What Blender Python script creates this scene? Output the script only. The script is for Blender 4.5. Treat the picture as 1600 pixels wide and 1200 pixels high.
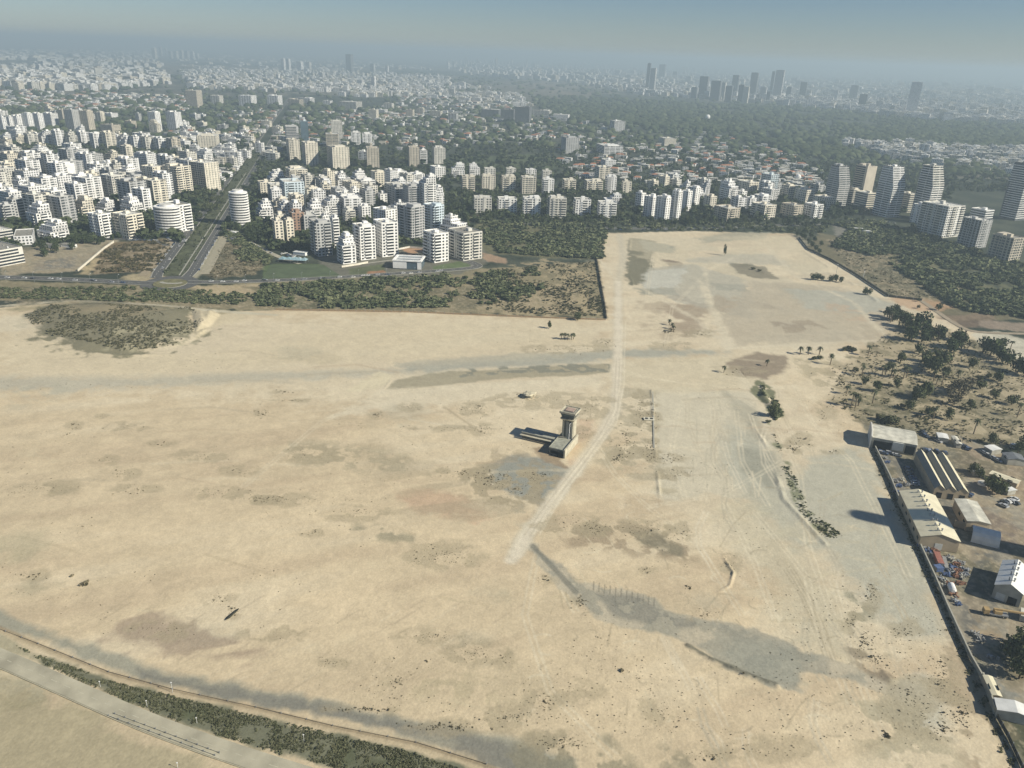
import bpy, math, random
import numpy as np
from math import radians, sin, cos, tan, atan, hypot, pi, atan2
from mathutils import Vector, Matrix
for o in list(bpy.data.objects): bpy.data.objects.remove(o)
S = bpy.context.scene
COL = S.collection
random.seed(7); RNG = np.random.default_rng(11)

# ---------------- camera ----------------
CAM_H, FPX = 200.0, 1200.0            # metres above the ground, focal length in 1/1600 of the frame width
PITCH = atan((600 - 85) / FPX); ROLL = radians(2.0)
cam = bpy.data.cameras.new('camera'); co = bpy.data.objects.new('camera', cam); COL.objects.link(co); S.camera = co
cam.sensor_width = 36; cam.lens = 36 * FPX / 1600; cam.clip_start = 1; cam.clip_end = 80000
co.matrix_world = Matrix.Translation((0, 0, CAM_H)) @ Matrix.Rotation(pi / 2 - PITCH, 4, 'X') @ Matrix.Rotation(ROLL, 4, 'Z')
# ---------------- sky, sun, exposure ----------------
SUN_EL = radians(35); SUN_AZ = atan2(-0.375, 0.927)       # direction towards the sun, angle from +X
SUN = Vector((cos(SUN_EL) * cos(SUN_AZ), cos(SUN_EL) * sin(SUN_AZ), sin(SUN_EL)))
W = bpy.data.worlds.new('World'); S.world = W; W.use_nodes = True
nt = W.node_tree; bg = nt.nodes['Background']
sky = nt.nodes.new('ShaderNodeTexSky'); sky.sky_type = 'NISHITA'; sky.sun_disc = False
sky.sun_elevation = SUN_EL; sky.sun_rotation = pi / 2 - SUN_AZ
sky.altitude = 200; sky.air_density = 1.0; sky.dust_density = 0.1; sky.ozone_density = 6.0
tn = nt.nodes.new('ShaderNodeVectorMath'); tn.operation = 'MULTIPLY'; tn.inputs[1].default_value = (.95, .95, .99)   # grey-blue haze in the whole sky
nt.links.new(sky.outputs[0], tn.inputs[0]); nt.links.new(tn.outputs[0], bg.inputs[0]); bg.inputs[1].default_value = 0.05
sl = bpy.data.lights.new('sun', 'SUN'); sl.energy = 4.9; sl.angle = radians(0.6); sl.color = (1.0, 0.93, 0.78)
so = bpy.data.objects.new('sun', sl); COL.objects.link(so); so.rotation_euler = SUN.to_track_quat('Z', 'Y').to_euler(); so.location = (300, -100, 400)
S.view_settings.view_transform = 'Standard'; S.view_settings.look = 'None'; S.view_settings.gamma = 1; S.view_settings.exposure = 0.52
S.cycles.max_bounces = 4; S.cycles.diffuse_bounces = 2; S.cycles.volume_bounces = 0; S.cycles.glossy_bounces = 1
S.cycles.use_denoising = True; S.cycles.sample_clamp_indirect = 4
HAZE_D = 0.00021; HAZE_COL = (.63, .79, .88, 1)

# ---------------- from a place in the photograph to a place on the ground ----------------
_cR, _sR, _cP, _sP = cos(ROLL), sin(ROLL), cos(PITCH), sin(PITCH)
def g(u, v, z=0.0):
    x = (np.asarray(u, float) - 800) / FPX; y = -(np.asarray(v, float) - 600) / FPX
    x, y = _cR * x - _sR * y, _sR * x + _cR * y
    dz = -_sP + y * _cP; dy = _cP + y * _sP
    t = (z - CAM_H) / dz
    return x * t, dy * t
def proj(x, y, z):
    Yc = y * _cP - (z - CAM_H) * _sP; Zc = y * _sP + (z - CAM_H) * _cP
    a, b = x / Yc, Zc / Yc
    return 800 + (_cR * a + _sR * b) * FPX, 600 - (-_sR * a + _cR * b) * FPX
def height_at(u, vb, vt):
    x, y = g(u, vb); lo, hi = 0.0, 400.0
    for _ in range(30):
        m = (lo + hi) / 2
        if proj(x, y, m)[1] > vt: lo = m
        else: hi = m
    return lo

# ---------------- noise ----------------
def _hash(ix, iy, seed):
    h = (ix.astype(np.int64) * 374761393 + iy.astype(np.int64) * 668265263 + seed * 1274126177) & 0xffffffff
    h = ((h ^ (h >> 13)) * 1274126177) & 0xffffffff
    return ((h ^ (h >> 16)) & 0xffff) / 65535.0
def vnoise(x, y, seed=0):
    ix, iy = np.floor(x), np.floor(y); fx, fy = x - ix, y - iy
    fx = fx * fx * (3 - 2 * fx); fy = fy * fy * (3 - 2 * fy)
    a, b = _hash(ix, iy, seed), _hash(ix + 1, iy, seed); c, d = _hash(ix, iy + 1, seed), _hash(ix + 1, iy + 1, seed)
    return (a * (1 - fx) + b * fx) * (1 - fy) + (c * (1 - fx) + d * fx) * fy
def fbm(x, y, scale, octaves=4, seed=0):
    s = np.zeros_like(x); a, t = 0.5, 0.0
    for k in range(octaves):
        s += a * vnoise(x / scale * 2 ** k + 17.3 * k, y / scale * 2 ** k - 9.1 * k, seed + k); t += a; a *= 0.55
    return s / t

# ---------------- materials ----------------
def srgb(r, g_, b): return tuple(((c / 255) / 12.92 if c / 255 <= .04045 else ((c / 255 + .055) / 1.055) ** 2.4) for c in (r, g_, b)) + (1,)
def new_mat(name, rough=0.85):
    m = bpy.data.materials.new(name); m.use_nodes = True
    b = m.node_tree.nodes['Principled BSDF']; b.inputs['Roughness'].default_value = rough
    b.inputs['Specular IOR Level'].default_value = 0.15
    return m, m.node_tree, b
def mat(name, col, rough=0.85, var=0.18, scale=0.6, metal=0.0, spec=0.15):
    m, t, b = new_mat(name, rough); b.inputs['Metallic'].default_value = metal; b.inputs['Specular IOR Level'].default_value = spec
    tc = t.nodes.new('ShaderNodeTexCoord'); n = t.nodes.new('ShaderNodeTexNoise'); n.inputs['Scale'].default_value = scale; n.inputs['Detail'].default_value = 5
    t.links.new(tc.outputs['Object'], n.inputs['Vector'])
    r = t.nodes.new('ShaderNodeValToRGB'); r.color_ramp.elements[0].position = .3; r.color_ramp.elements[1].position = .7
    r.color_ramp.elements[0].color = tuple(c * (1 - var) for c in col[:3]) + (1,); r.color_ramp.elements[1].color = tuple(min(1, c * (1 + var)) for c in col[:3]) + (1,)
    t.links.new(n.outputs['Fac'], r.inputs[0]); t.links.new(r.outputs[0], b.inputs['Base Color'])
    return m
def attr_mat(name, rough=0.9, fine=1.5, var=0.25, bump=0.3):
    """surface colour from the mesh's own 'tint' attribute, broken up by fine noise"""
    m, t, b = new_mat(name, rough)
    a = t.nodes.new('ShaderNodeAttribute'); a.attribute_name = 'tint'
    tc = t.nodes.new('ShaderNodeTexCoord'); n = t.nodes.new('ShaderNodeTexNoise'); n.inputs['Scale'].default_value = fine; n.inputs['Detail'].default_value = 6
    t.links.new(tc.outputs['Object'], n.inputs['Vector'])
    mr = t.nodes.new('ShaderNodeMapRange'); mr.inputs[1].default_value = .25; mr.inputs[2].default_value = .75; mr.inputs[3].default_value = 1 - var; mr.inputs[4].default_value = 1 + var
    t.links.new(n.outputs['Fac'], mr.inputs[0])
    mx = t.nodes.new('ShaderNodeVectorMath'); mx.operation = 'SCALE'
    t.links.new(a.outputs['Color'], mx.inputs[0]); t.links.new(mr.outputs[0], mx.inputs['Scale']); t.links.new(mx.outputs[0], b.inputs['Base Color'])
    if bump:
        bp = t.nodes.new('ShaderNodeBump'); bp.inputs['Strength'].default_value = bump; bp.inputs['Distance'].default_value = .3
        t.links.new(n.outputs['Fac'], bp.inputs['Height']); t.links.new(bp.outputs[0], b.inputs['Normal'])
    return m

# ---------------- mesh builder and object helpers ----------------
def tag(o, label=None, cat=None, group=None, kind=None):
    if label: o['label'] = label
    if cat: o['category'] = cat
    if group: o['group'] = group
    if kind: o['kind'] = kind
    return o
def empty(name, loc=(0, 0, 0), rz=0.0):
    o = bpy.data.objects.new(name, None); COL.objects.link(o); o.location = loc; o.rotation_euler = (0, 0, rz); o.empty_display_size = .5
    return o
class MB:
    def __init__(s): s.v = []; s.f = []; s.uv = []; s.mi = []
    def quad(s, pts, mi=0, uv=None):
        b = len(s.v); s.v += [tuple(p) for p in pts]; s.f.append(tuple(range(b, b + len(pts)))); s.mi.append(mi)
        s.uv += uv if uv else [(-50, -50)] * len(pts)
    def box(s, x0, x1, y0, y1, z0, z1, mi=0, bottom=False, top=None):
        t = mi if top is None else top
        X, Y = x1 - x0, y1 - y0
        s.quad([(x0, y0, z0), (x1, y0, z0), (x1, y0, z1), (x0, y0, z1)], mi, [(0, z0), (X, z0), (X, z1), (0, z1)])
        s.quad([(x1, y0, z0), (x1, y1, z0), (x1, y1, z1), (x1, y0, z1)], mi, [(0, z0), (Y, z0), (Y, z1), (0, z1)])
        s.quad([(x1, y1, z0), (x0, y1, z0), (x0, y1, z1), (x1, y1, z1)], mi, [(0, z0), (X, z0), (X, z1), (0, z1)])
        s.quad([(x0, y1, z0), (x0, y0, z0), (x0, y0, z1), (x0, y1, z1)], mi, [(0, z0), (Y, z0), (Y, z1), (0, z1)])
        s.quad([(x0, y0, z1), (x1, y0, z1), (x1, y1, z1), (x0, y1, z1)], t)
        if bottom: s.quad([(x0, y1, z0), (x1, y1, z0), (x1, y0, z0), (x0, y0, z0)], mi)
        return s
    def prism(s, poly, z0, z1, mi=0, top=None):
        n = len(poly); L = 0
        for i in range(n):
            a, b = poly[i], poly[(i + 1) % n]; d = hypot(b[0] - a[0], b[1] - a[1])
            s.quad([(a[0], a[1], z0), (b[0], b[1], z0), (b[0], b[1], z1), (a[0], a[1], z1)], mi, [(L, z0), (L + d, z0), (L + d, z1), (L, z1)]); L += d
        s.quad([(p[0], p[1], z1) for p in poly], mi if top is None else top)
        return s
    def tube(s, p, q, r0, r1=None, n=6, mi=0, cap=True):
        r1 = r0 if r1 is None else r1; p, q = Vector(p), Vector(q); d = (q - p).normalized()
        a = d.orthogonal().normalized(); b = d.cross(a)
        P = [p + (a * cos(2 * pi * i / n) + b * sin(2 * pi * i / n)) * r0 for i in range(n)]; Q = [q + (a * cos(2 * pi * i / n) + b * sin(2 * pi * i / n)) * r1 for i in range(n)]
        for i in range(n): j = (i + 1) % n; s.quad([P[i], P[j], Q[j], Q[i]], mi)
        if cap: s.quad(Q, mi); s.quad(P[::-1], mi)
        return s
    def build(s, name, mats, parent=None, smooth=False):
        me = bpy.data.meshes.new(name); me.from_pydata(s.v, [], s.f)
        for m in (mats if isinstance(mats, (list, tuple)) else [mats]): me.materials.append(m)
        uv = me.uv_layers.new(name='UVMap'); uv.data.foreach_set('uv', np.array(s.uv, 'f').ravel())
        me.polygons.foreach_set('material_index', np.array(s.mi, 'i'))
        if smooth: me.polygons.foreach_set('use_smooth', np.ones(len(s.f), bool))
        o = bpy.data.objects.new(name, me); COL.objects.link(o)
        if parent: o.parent = parent
        return o
def place_mesh(name, me, parent=None, loc=(0, 0, 0), rz=0, sc=None):
    o = bpy.data.objects.new(name, me); COL.objects.link(o); o.location = loc; o.rotation_euler = (0, 0, rz)
    if sc: o.scale = sc
    if parent: o.parent = parent
    return o
def np_mesh(name, V, F, tint=None, mats=None, mi=None, uv=None, smooth=False):
    """V (n,3), F (m,k) -> mesh, fast"""
    me = bpy.data.meshes.new(name); m, k = F.shape
    me.vertices.add(len(V)); me.vertices.foreach_set('co', V.astype('f').ravel())
    me.loops.add(m * k); me.loops.foreach_set('vertex_index', F.astype('i').ravel())
    me.polygons.add(m); me.polygons.foreach_set('loop_start', np.arange(0, m * k, k, dtype='i')); me.polygons.foreach_set('loop_total', np.full(m, k, 'i'))
    if mi is not None: me.polygons.foreach_set('material_index', mi.astype('i'))
    if smooth: me.polygons.foreach_set('use_smooth', np.ones(m, bool))
    if tint is not None:
        a = me.attributes.new('tint', 'FLOAT_COLOR', 'POINT'); c = np.ones((len(V), 4), 'f'); c[:, :3] = tint; a.data.foreach_set('color', c.ravel())
    if uv is not None: me.uv_layers.new(name='UVMap').data.foreach_set('uv', uv.astype('f').ravel())
    for q in (mats or []): me.materials.append(q)
    me.update(calc_edges=True)
    return me
def link(name, me, parent=None):
    o = bpy.data.objects.new(name, me); COL.objects.link(o)
    if parent: o.parent = parent
    return o
CLUST = [(118, 664, 10, 6, 9, .55), (110, 677, 8, 3, 5, .5), (155, 650, 20, 3, 6, .35), (200, 668, 30, 8, 9, .3), (252, 693, 20, 5, 12, .35), (165, 718, 16, 6, 14, .35), (190, 740, 24, 8, 26, .32), (215, 765, 30, 8, 26, .32), (320, 712, 40, 8, 34, .28), (375, 735, 28, 8, 24, .3), (410, 645, 14, 6, 34, .38), (60, 765, 40, 7, 16, .3), (50, 900, 20, 6, 14, .45), (113, 900, 3, 2, 2, 1.3), (135, 915, 3, 2, 2, 1.3),
    (90, 760, 30, 8, 12, .3), (345, 768, 40, 8, 40, .3), (400, 780, 30, 6, 40, .3), (440, 780, 40, 8, 50, .3), (460, 625, 30, 2, 16, .4), (440, 612, 14, 3, 8, .6), (588, 648, 9, 5, 18, .4), (690, 668, 40, 4, 20, .35), (740, 640, 24, 9, 50, .38), (750, 670, 18, 8, 30, .4), (640, 636, 14, 5, 14, .35), (860, 625, 80, 10, 70, .3), (920, 640, 24, 12, 44, .3), (900, 676, 24, 8, 30, .35), (690, 868, 50, 16, 70, .3), (720, 742, 40, 8, 24, .4), (765, 745, 26, 14, 60, .4), (800, 760, 50, 20, 90, .35), (840, 745, 24, 14, 60, .32), (488, 830, 14, 6, 10, .4), (560, 800, 40, 10, 40, .25),
    (480, 710, 50, 10, 60, .25), (1000, 640, 12, 24, 40, .45), (1020, 650, 8, 24, 36, .5), (980, 690, 14, 20, 44, .45), (1016, 700, 10, 14, 36, .45), (965, 715, 14, 8, 26, .5), (1040, 715, 30, 8, 60, .35), (1060, 740, 30, 10, 50, .3), (1060, 830, 20, 14, 30, .3), (1000, 825, 40, 12, 60, .28), (900, 820, 50, 14, 40, .3), (935, 825, 20, 10, 30, .35), (1010, 890, 14, 6, 18, .35), (1075, 918, 8, 4, 8, .5), (1140, 880, 14, 12, 20, .3), (1100, 960, 20, 8, 18, .3), (850, 905, 12, 6, 10, .4), (905, 940, 16, 8, 26, .4),
    (1360, 930, 14, 20, 50, .35), (1350, 1000, 14, 18, 60, .35), (1370, 1030, 16, 10, 50, .35), (1410, 985, 24, 14, 50, .35), (1385, 1150, 5, 6, 10, .7), (1470, 1140, 14, 14, 30, .5), (1440, 1100, 50, 40, 80, .35), (1500, 1120, 20, 24, 60, .4), (1470, 1050, 14, 30, 60, .35), (1330, 970, 12, 20, 40, .3), (1290, 835, 14, 5, 16, .45), (1240, 700, 8, 8, 14, .5), (1300, 705, 12, 4, 12, .4),
    (670, 995, 40, 8, 50, .22), (740, 1020, 40, 14, 70, .22), (620, 1065, 14, 8, 16, .35), (665, 1033, 3, 3, 3, .5), (790, 1030, 10, 10, 12, .3), (850, 1095, 16, 12, 24, .33), (560, 1108, 60, 5, 40, .38), (700, 1135, 60, 6, 60, .38), (800, 1120, 50, 10, 50, .3), (880, 1160, 40, 14, 70, .3), (520, 1035, 24, 8, 34, .22), (340, 935, 16, 8, 24, .33), (365, 955, 10, 6, 14, .4), (1180, 1060, 1, 1, 1, .9), (1160, 1056, 3, 2, 2, .8), (972, 1050, 3, 3, 3, .7), (1170, 1110, 3, 2, 2, .6), (1030, 1110, 20, 12, 16, .25), (900, 1080, 30, 12, 20, .2), (430, 990, 40, 12, 30, .2), (250, 985, 40, 12, 30, .25), (1100, 1180, 40, 8, 24, .3), (1200, 1170, 60, 14, 20, .25),
    (1350, 590, 50, 20, 60, .6), (1250, 690, 20, 12, 20, .5), (1290, 640, 16, 12, 20, .5), (1450, 690, 50, 8, 30, .5), (880, 545, 60, 6, 30, .5), (945, 535, 16, 5, 14, .6), (1046, 518, 8, 4, 14, .9), (1050, 540, 30, 6, 14, .4), (1090, 520, 24, 5, 14, .5), (1160, 580, 30, 6, 30, .4), (820, 618, 14, 3, 14, .5), (1310, 575, 14, 8, 24, .6)]
# ================= the ground: one sheet, its real soil colours and its low relief =================
def in_poly(px, py, poly):
    c = np.zeros(px.shape, bool); n = len(poly)
    for i in range(n):
        x0, y0 = poly[i]; x1, y1 = poly[(i + 1) % n]
        if y0 == y1: continue
        c ^= ((py < y0) != (py < y1)) & (px < (x1 - x0) * (py - y0) / (y1 - y0) + x0)
    return c
def seg_dist(px, py, pts, closed=False):
    d = np.full(px.shape, 1e9)
    n = len(pts)
    for i in range(n if closed else n - 1):
        x0, y0 = pts[i]; x1, y1 = pts[(i + 1) % n]; L = max(1e-6, (x1 - x0) ** 2 + (y1 - y0) ** 2)
        t = np.clip(((px - x0) * (x1 - x0) + (py - y0) * (y1 - y0)) / L, 0, 1)
        d = np.minimum(d, np.hypot(px - x0 - t * (x1 - x0), py - y0 - t * (y1 - y0)))
    return d
def world(pts): return [tuple(float(c) for c in g(u, v)) for u, v in pts]
deps = np.radians(np.concatenate([[75, 62], np.linspace(53, 0.42, 900)])); azs = np.radians(np.concatenate([np.arange(-170, -48, 10), np.linspace(-46, 46, 1280), np.arange(50, 171, 10)]))
RR, AA = np.meshgrid(CAM_H / np.tan(deps), azs, indexing='ij')
GX, GY = (RR * np.sin(AA)).ravel(), (RR * np.cos(AA)).ravel()
NR, NA = RR.shape; GR = RR.ravel()
GZ = np.zeros(GX.size); GC = np.zeros((GX.size, 3))
n_big, n_mid, n_sml, n_tiny = fbm(GX, GY, 160, 4, 1), fbm(GX, GY, 34, 4, 5), fbm(GX, GY, 7, 4, 9), fbm(GX, GY, 1.6, 3, 13)
n_far = fbm(GX, GY, 900, 5, 21); n_str = fbm(GX * .25 + GY * .1, GY * 1.4 - GX * .5, 26, 4, 31)
def base(col, idx=slice(None)): GC[idx] = col
def sel_near(poly, pad):
    xs, ys = [p[0] for p in poly], [p[1] for p in poly]
    return np.nonzero((GX > min(xs) - pad) & (GX < max(xs) + pad) & (GY > min(ys) - pad) & (GY < max(ys) + pad))[0]
def mask_poly(poly, soft, wob, thr=None, scale=None):
    w = world(poly); i = sel_near(w, soft + wob * 2 + 1)
    ins = in_poly(GX[i], GY[i], w); d = seg_dist(GX[i], GY[i], w, True); sd = np.where(ins, d, -d)
    sd = sd + (n_sml[i] - .5) * wob * 2 + (n_mid[i] - .5) * wob
    return i, np.clip(sd / soft + .5, 0, 1)
def paint(poly, col, op=1.0, soft=4.0, wob=6.0, thr=None, noise=None):
    """thr: keep only where a noise field is above thr -> patchy cover"""
    i, m = mask_poly(poly, soft, wob)
    if thr is not None:
        f = {'s': n_sml, 'm': n_mid, 't': n_tiny, 'r': n_str}[noise or 's'][i]; m = m * np.clip((f - thr) / .07 + .5, 0, 1)
    m = (m * op)[:, None]; GC[i] = GC[i] * (1 - m) + np.array(col) * m
def stroke(pts, width, col, op=1.0, soft=1.5, wob=1.0, thr=None):
    w = world(pts); i = sel_near(w, width + soft + wob)
    d = width / 2 - seg_dist(GX[i], GY[i], w) + (n_sml[i] - .5) * wob * 2
    m = np.clip(d / soft + .5, 0, 1)
    if thr is not None: m = m * np.clip((n_sml[i] - thr) / .08 + .5, 0, 1)
    m = (m * op)[:, None]; GC[i] = GC[i] * (1 - m) + np.array(col) * m
SAND = np.array((.535, .445, .300)); PALE = np.array((.56, .50, .37)); GREYS = np.array((.35, .335, .27)); TAXI = np.array((.27, .265, .215))
DGREEN = np.array((.045, .058, .032)); DRY = np.array((.20, .165, .095)); BROWN = np.array((.25, .20, .145)); RED = np.array((.42, .25, .15)); SCRUB = np.array((.075, .085, .042))
# beyond the field: gardens and tree cover, streets
m = np.clip((n_mid - .45) / .2, 0, 1)[:, None]; GC[:] = (.034, .043, .028); GC += m * np.array((.03, .03, .022))
m = np.clip((n_far - .52) / .1, 0, 1)[:, None] * np.clip((GR - 1500) / 3000, 0, 1)[:, None]; GC[:] = GC * (1 - m) + np.array((.13, .12, .09)) * m
FIELD = [(-900, 470), (-300, 478), (0, 480), (120, 470), (250, 476), (370, 486), (480, 483), (640, 487), (860, 496), (948, 498), (944, 468), (932, 400), (948, 364), (1080, 361), (1240, 365), (1262, 390),
         (1300, 405), (1340, 430), (1385, 462), (1450, 470), (1505, 512), (1545, 522), (1610, 560), (1900, 640), (1900, 700), (1600, 690), (1345, 655), (1362, 690), (1404, 785), (1438, 850), (1502, 1000), (1535, 1060), (1552, 1112), (1600, 1200), (1800, 1700),
         (800, 2300), (-500, 1700), (-1500, 900)]
i, m = mask_poly(FIELD, 3, 3)
sand = SAND * (1 + (n_big - .5)[:, None] * .22 + (n_mid - .5)[:, None] * .12 + (n_sml - .5)[:, None] * .10 + (n_str - .5)[:, None] * .18)
k = np.clip((n_big - .5) * 3 + (n_str - .5) * 3, 0, 1)[:, None]; sand = sand * (1 - .45 * k) + PALE * .45 * k
k = np.clip((.47 - n_str) * 5, 0, 1)[:, None]; sand = sand * (1 - .28 * k) + np.array((.40, .31, .21)) * .28 * k
GC[i] = GC[i] * (1 - m[:, None]) + sand[i] * m[:, None]
# the coast behind the camera and the low left corner
paint([(-900, 900), (-50, 1015), (80, 1078), (170, 1120), (340, 1195), (500, 1300), (0, 1800), (-1500, 1500)], (.33, .29, .19), .9, 6, 8)
paint([(-20, 1080), (140, 1120), (300, 1190), (250, 1300), (-100, 1250)], (.25, .225, .14), .7, 10, 14, .47, 'm')
# bleached ground: far centre and the right half
paint([(0, 495), (300, 500), (640, 492), (960, 500), (1000, 620), (700, 640), (300, 620), (0, 600)], PALE, .55, 30, 30); paint([(960, 560), (1180, 560), (1340, 690), (1440, 880), (1480, 1040), (1300, 1000), (1150, 860), (1010, 800)], PALE, .5, 25, 25)
paint([(930, 370), (1250, 370), (1400, 470), (1330, 560), (960, 550)], PALE, .42, 25, 30)
# pale and grey drifts
paint([(-50, 588), (200, 590), (420, 580), (620, 575), (800, 562), (960, 546), (1150, 545), (1150, 555), (960, 561), (820, 574), (680, 582), (420, 596), (200, 606), (-50, 612)], (.38, .36, .285), .75, 9, 8)
paint([(620, 567), (800, 552), (950, 547), (1100, 545), (1120, 551), (950, 560), (800, 572), (640, 580)], (.28, .285, .24), .6, 5, 6)
paint([(0, 500), (120, 520), (300, 555), (620, 500), (860, 500), (940, 505), (930, 545), (700, 560), (480, 570), (200, 585), (0, 580)], (.50, .43, .29), .35, 25, 20)
paint([(620, 592), (700, 580), (830, 573), (952, 568), (950, 583), (880, 588), (800, 590), (720, 600), (640, 607), (602, 608)], (.27, .245, .17), .8, 2, 3)
paint([(720, 578), (880, 570), (952, 570), (950, 582), (880, 580), (800, 583), (720, 588)], (.19, .19, .15), .85, 2, 4, .5)
paint([(600, 608), (800, 596), (950, 586), (950, 600), (800, 612), (600, 640), (520, 650)], PALE, .6, 6, 6)
paint([(540, 612), (590, 580), (614, 585), (600, 606)], (.56, .5, .35), .8, 3, 3)
paint([(1015, 612), (1060, 606), (1180, 612), (1190, 700), (1210, 790), (1110, 770), (1028, 792), (1022, 700)], (.50, .46, .35), .8, 4, 5)
paint([(1028, 560), (1130, 556), (1190, 570), (1180, 612), (1030, 610), (960, 600), (965, 560)], (.50, .44, .31), .7, 6, 6)
paint([(1140, 660), (1200, 690), (1240, 740), (1300, 700), (1345, 700), (1395, 790), (1440, 870), (1490, 1000), (1420, 1000), (1340, 940), (1290, 860), (1240, 860), (1190, 800), (1120, 720)], (.385, .375, .30), .9, 10, 8)
paint([(1180, 770), (1340, 960), (1330, 1040), (1260, 1010), (1190, 900), (1120, 800)], (.40, .37, .27), .5, 14, 12)
paint([(1155, 700), (1215, 700), (1235, 740), (1205, 760), (1160, 735)], (.27, .265, .21), .8, 5, 5)
paint([(1130, 610), (1190, 640), (1210, 690), (1180, 690), (1140, 640)], (.3, .285, .22), .6, 6, 5)
paint([(985, 372), (1022, 376), (1016, 440), (990, 446), (975, 430)], (.14, .135, .09), .9, 4, 8)
paint([(1000, 375), (1060, 385), (1050, 396), (1012, 392)], (.26, .265, .21), .9, 4, 6)
paint([(1032, 404), (1062, 408), (1080, 424), (1050, 422)], BROWN * .8, .9, 4, 6)
paint([(1085, 372), (1140, 362), (1200, 364), (1180, 374), (1100, 380)], (.24, .245, .19), .6, 8, 10)
paint([(1138, 410), (1170, 410), (1200, 425), (1190, 434), (1150, 426)], (.15, .145, .10), .9, 4, 8)
paint([(1105, 440), (1165, 446), (1168, 456), (1120, 452)], (.20, .20, .155), .9, 3, 8)
paint([(1215, 447), (1260, 452), (1262, 460), (1225, 458)], (.21, .205, .16), .8, 4, 8)
paint([(995, 450), (1050, 448), (1068, 462), (1005, 460)], (.22, .225, .18), .8, 4, 8)
paint([(1035, 460), (1100, 465), (1120, 500), (1070, 525), (1040, 500)], (.27, .205, .145), .75, 6, 14, .44, 'm')
paint([(1165, 470), (1200, 474), (1228, 484), (1190, 482)], BROWN, .9, 3, 6)
paint([(1205, 502), (1255, 505), (1262, 516), (1220, 514)], BROWN, .85, 3, 6)
paint([(1140, 560), (1180, 549), (1228, 556), (1232, 575), (1200, 592), (1160, 588), (1138, 574)], BROWN * .85, .85, 4, 5)
paint([(1100, 380), (1400, 440), (1480, 500), (1350, 540), (1100, 545), (1060, 430)], (.42, .385, .29), .45, 20, 20, .48, 'm')
paint([(948, 368), (1240, 368), (1300, 420), (1100, 440), (1000, 400)], (.50, .44, .31), .5, 10, 14, .45, 'm')
GT = (.36, .345, .28)
paint([(1012, 420), (1080, 412), (1160, 436), (1180, 500), (1060, 472), (1000, 446)], GT, .7, 5, 8); paint([(1010, 424), (1074, 418), (1058, 448), (1006, 450)], (.46, .45, .38), .8, 4, 5); paint([(1060, 408), (1140, 412), (1230, 415), (1210, 398), (1130, 396)], GT, .6, 6, 8)
paint([(1180, 440), (1300, 446), (1400, 474), (1392, 540), (1250, 532), (1130, 545), (1118, 500)], (.385, .34, .255), .75, 8, 12); paint([(1230, 452), (1340, 456), (1400, 476), (1350, 492), (1260, 482)], (.36, .36, .30), .7, 5, 8); paint([(1290, 470), (1340, 478), (1350, 500), (1310, 500)], (.42, .32, .22), .6, 6, 8, .48)
paint([(1145, 412), (1196, 416), (1216, 436), (1180, 434), (1150, 424)], (.20, .18, .13), .85, 2, 5); paint([(1200, 502), (1262, 500), (1290, 512), (1230, 520)], (.28, .235, .17), .7, 4, 8, .45); paint([(1000, 470), (1100, 452), (1150, 470), (1100, 510), (1040, 530), (1000, 505)], (.33, .27, .19), .6, 8, 12, .5, 'm')
for P_ in ([(1200, 385), (1240, 430), (1330, 470), (1400, 540)], [(1100, 412), (1110, 470), (1150, 545)], [(1000, 448), (1090, 500), (1140, 545)], [(1300, 410), (1390, 466), (1440, 478)], [(1140, 545), (1250, 538), (1400, 530)]): stroke(P_, random.uniform(3, 6), PALE, .6, 4, 2.5)
# the track that crosses the field
stroke([(968, 366), (974, 400), (966, 440), (966, 500), (966, 560), (962, 640), (940, 680), (905, 728), (850, 795), (806, 862)], 7.5, (.49, .44, .33), .9, 4, 2)
stroke([(905, 728), (862, 782), (824, 836), (800, 872)], 5.5, (.50, .46, .35), .8, 3, 1.5)
stroke([(966, 440), (930, 398)], 4, PALE, .7, 3, 2); stroke([(1140, 545), (1120, 500), (1095, 440)], 6, PALE, .7, 4, 3)
stroke([(1150, 580), (1190, 640), (1230, 760)], 5, PALE, .5, 4, 3); stroke([(520, 650), (700, 604), (950, 590)], 6, PALE, .5, 4, 3)
stroke([(640, 655), (720, 668)], 2, PALE, .7, 1, 1); stroke([(695, 636), (735, 664)], 2.2, (.36, .3, .2), .6, 1, 1)
# tower surroundings
paint([(770, 728), (800, 712), (850, 714), (886, 733), (872, 765), (842, 782), (800, 772), (766, 752)], (.25, .255, .22), .97, 4, 6)
paint([(740, 705), (800, 700), (880, 745), (840, 800), (780, 792), (700, 770)], (.27, .225, .15), .5, 6, 6, .5)
paint([(893, 725), (912, 690), (930, 672), (925, 655), (905, 655), (900, 690), (885, 722)], (.46, .33, .22), .6, 5, 6)
paint([(830, 700), (872, 694), (884, 730), (850, 722)], (.25, .19, .125), .8, 2, 3)
paint([(620, 775), (680, 760), (760, 800), (740, 812), (660, 800)], (.40, .26, .175), .5, 6, 8)
paint([(580, 690), (780, 770), (830, 800), (760, 830), (620, 800), (540, 700)], (.30, .25, .165), .45, 14, 12, .5, 'r')
paint([(560, 826), (600, 820), (640, 842), (610, 845)], (.26, .235, .16), .8, 4, 5, .45)
paint([(450, 690), (560, 700), (640, 720), (620, 740), (470, 725)], (.30, .265, .18), .6, 8, 8, .5)
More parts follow.
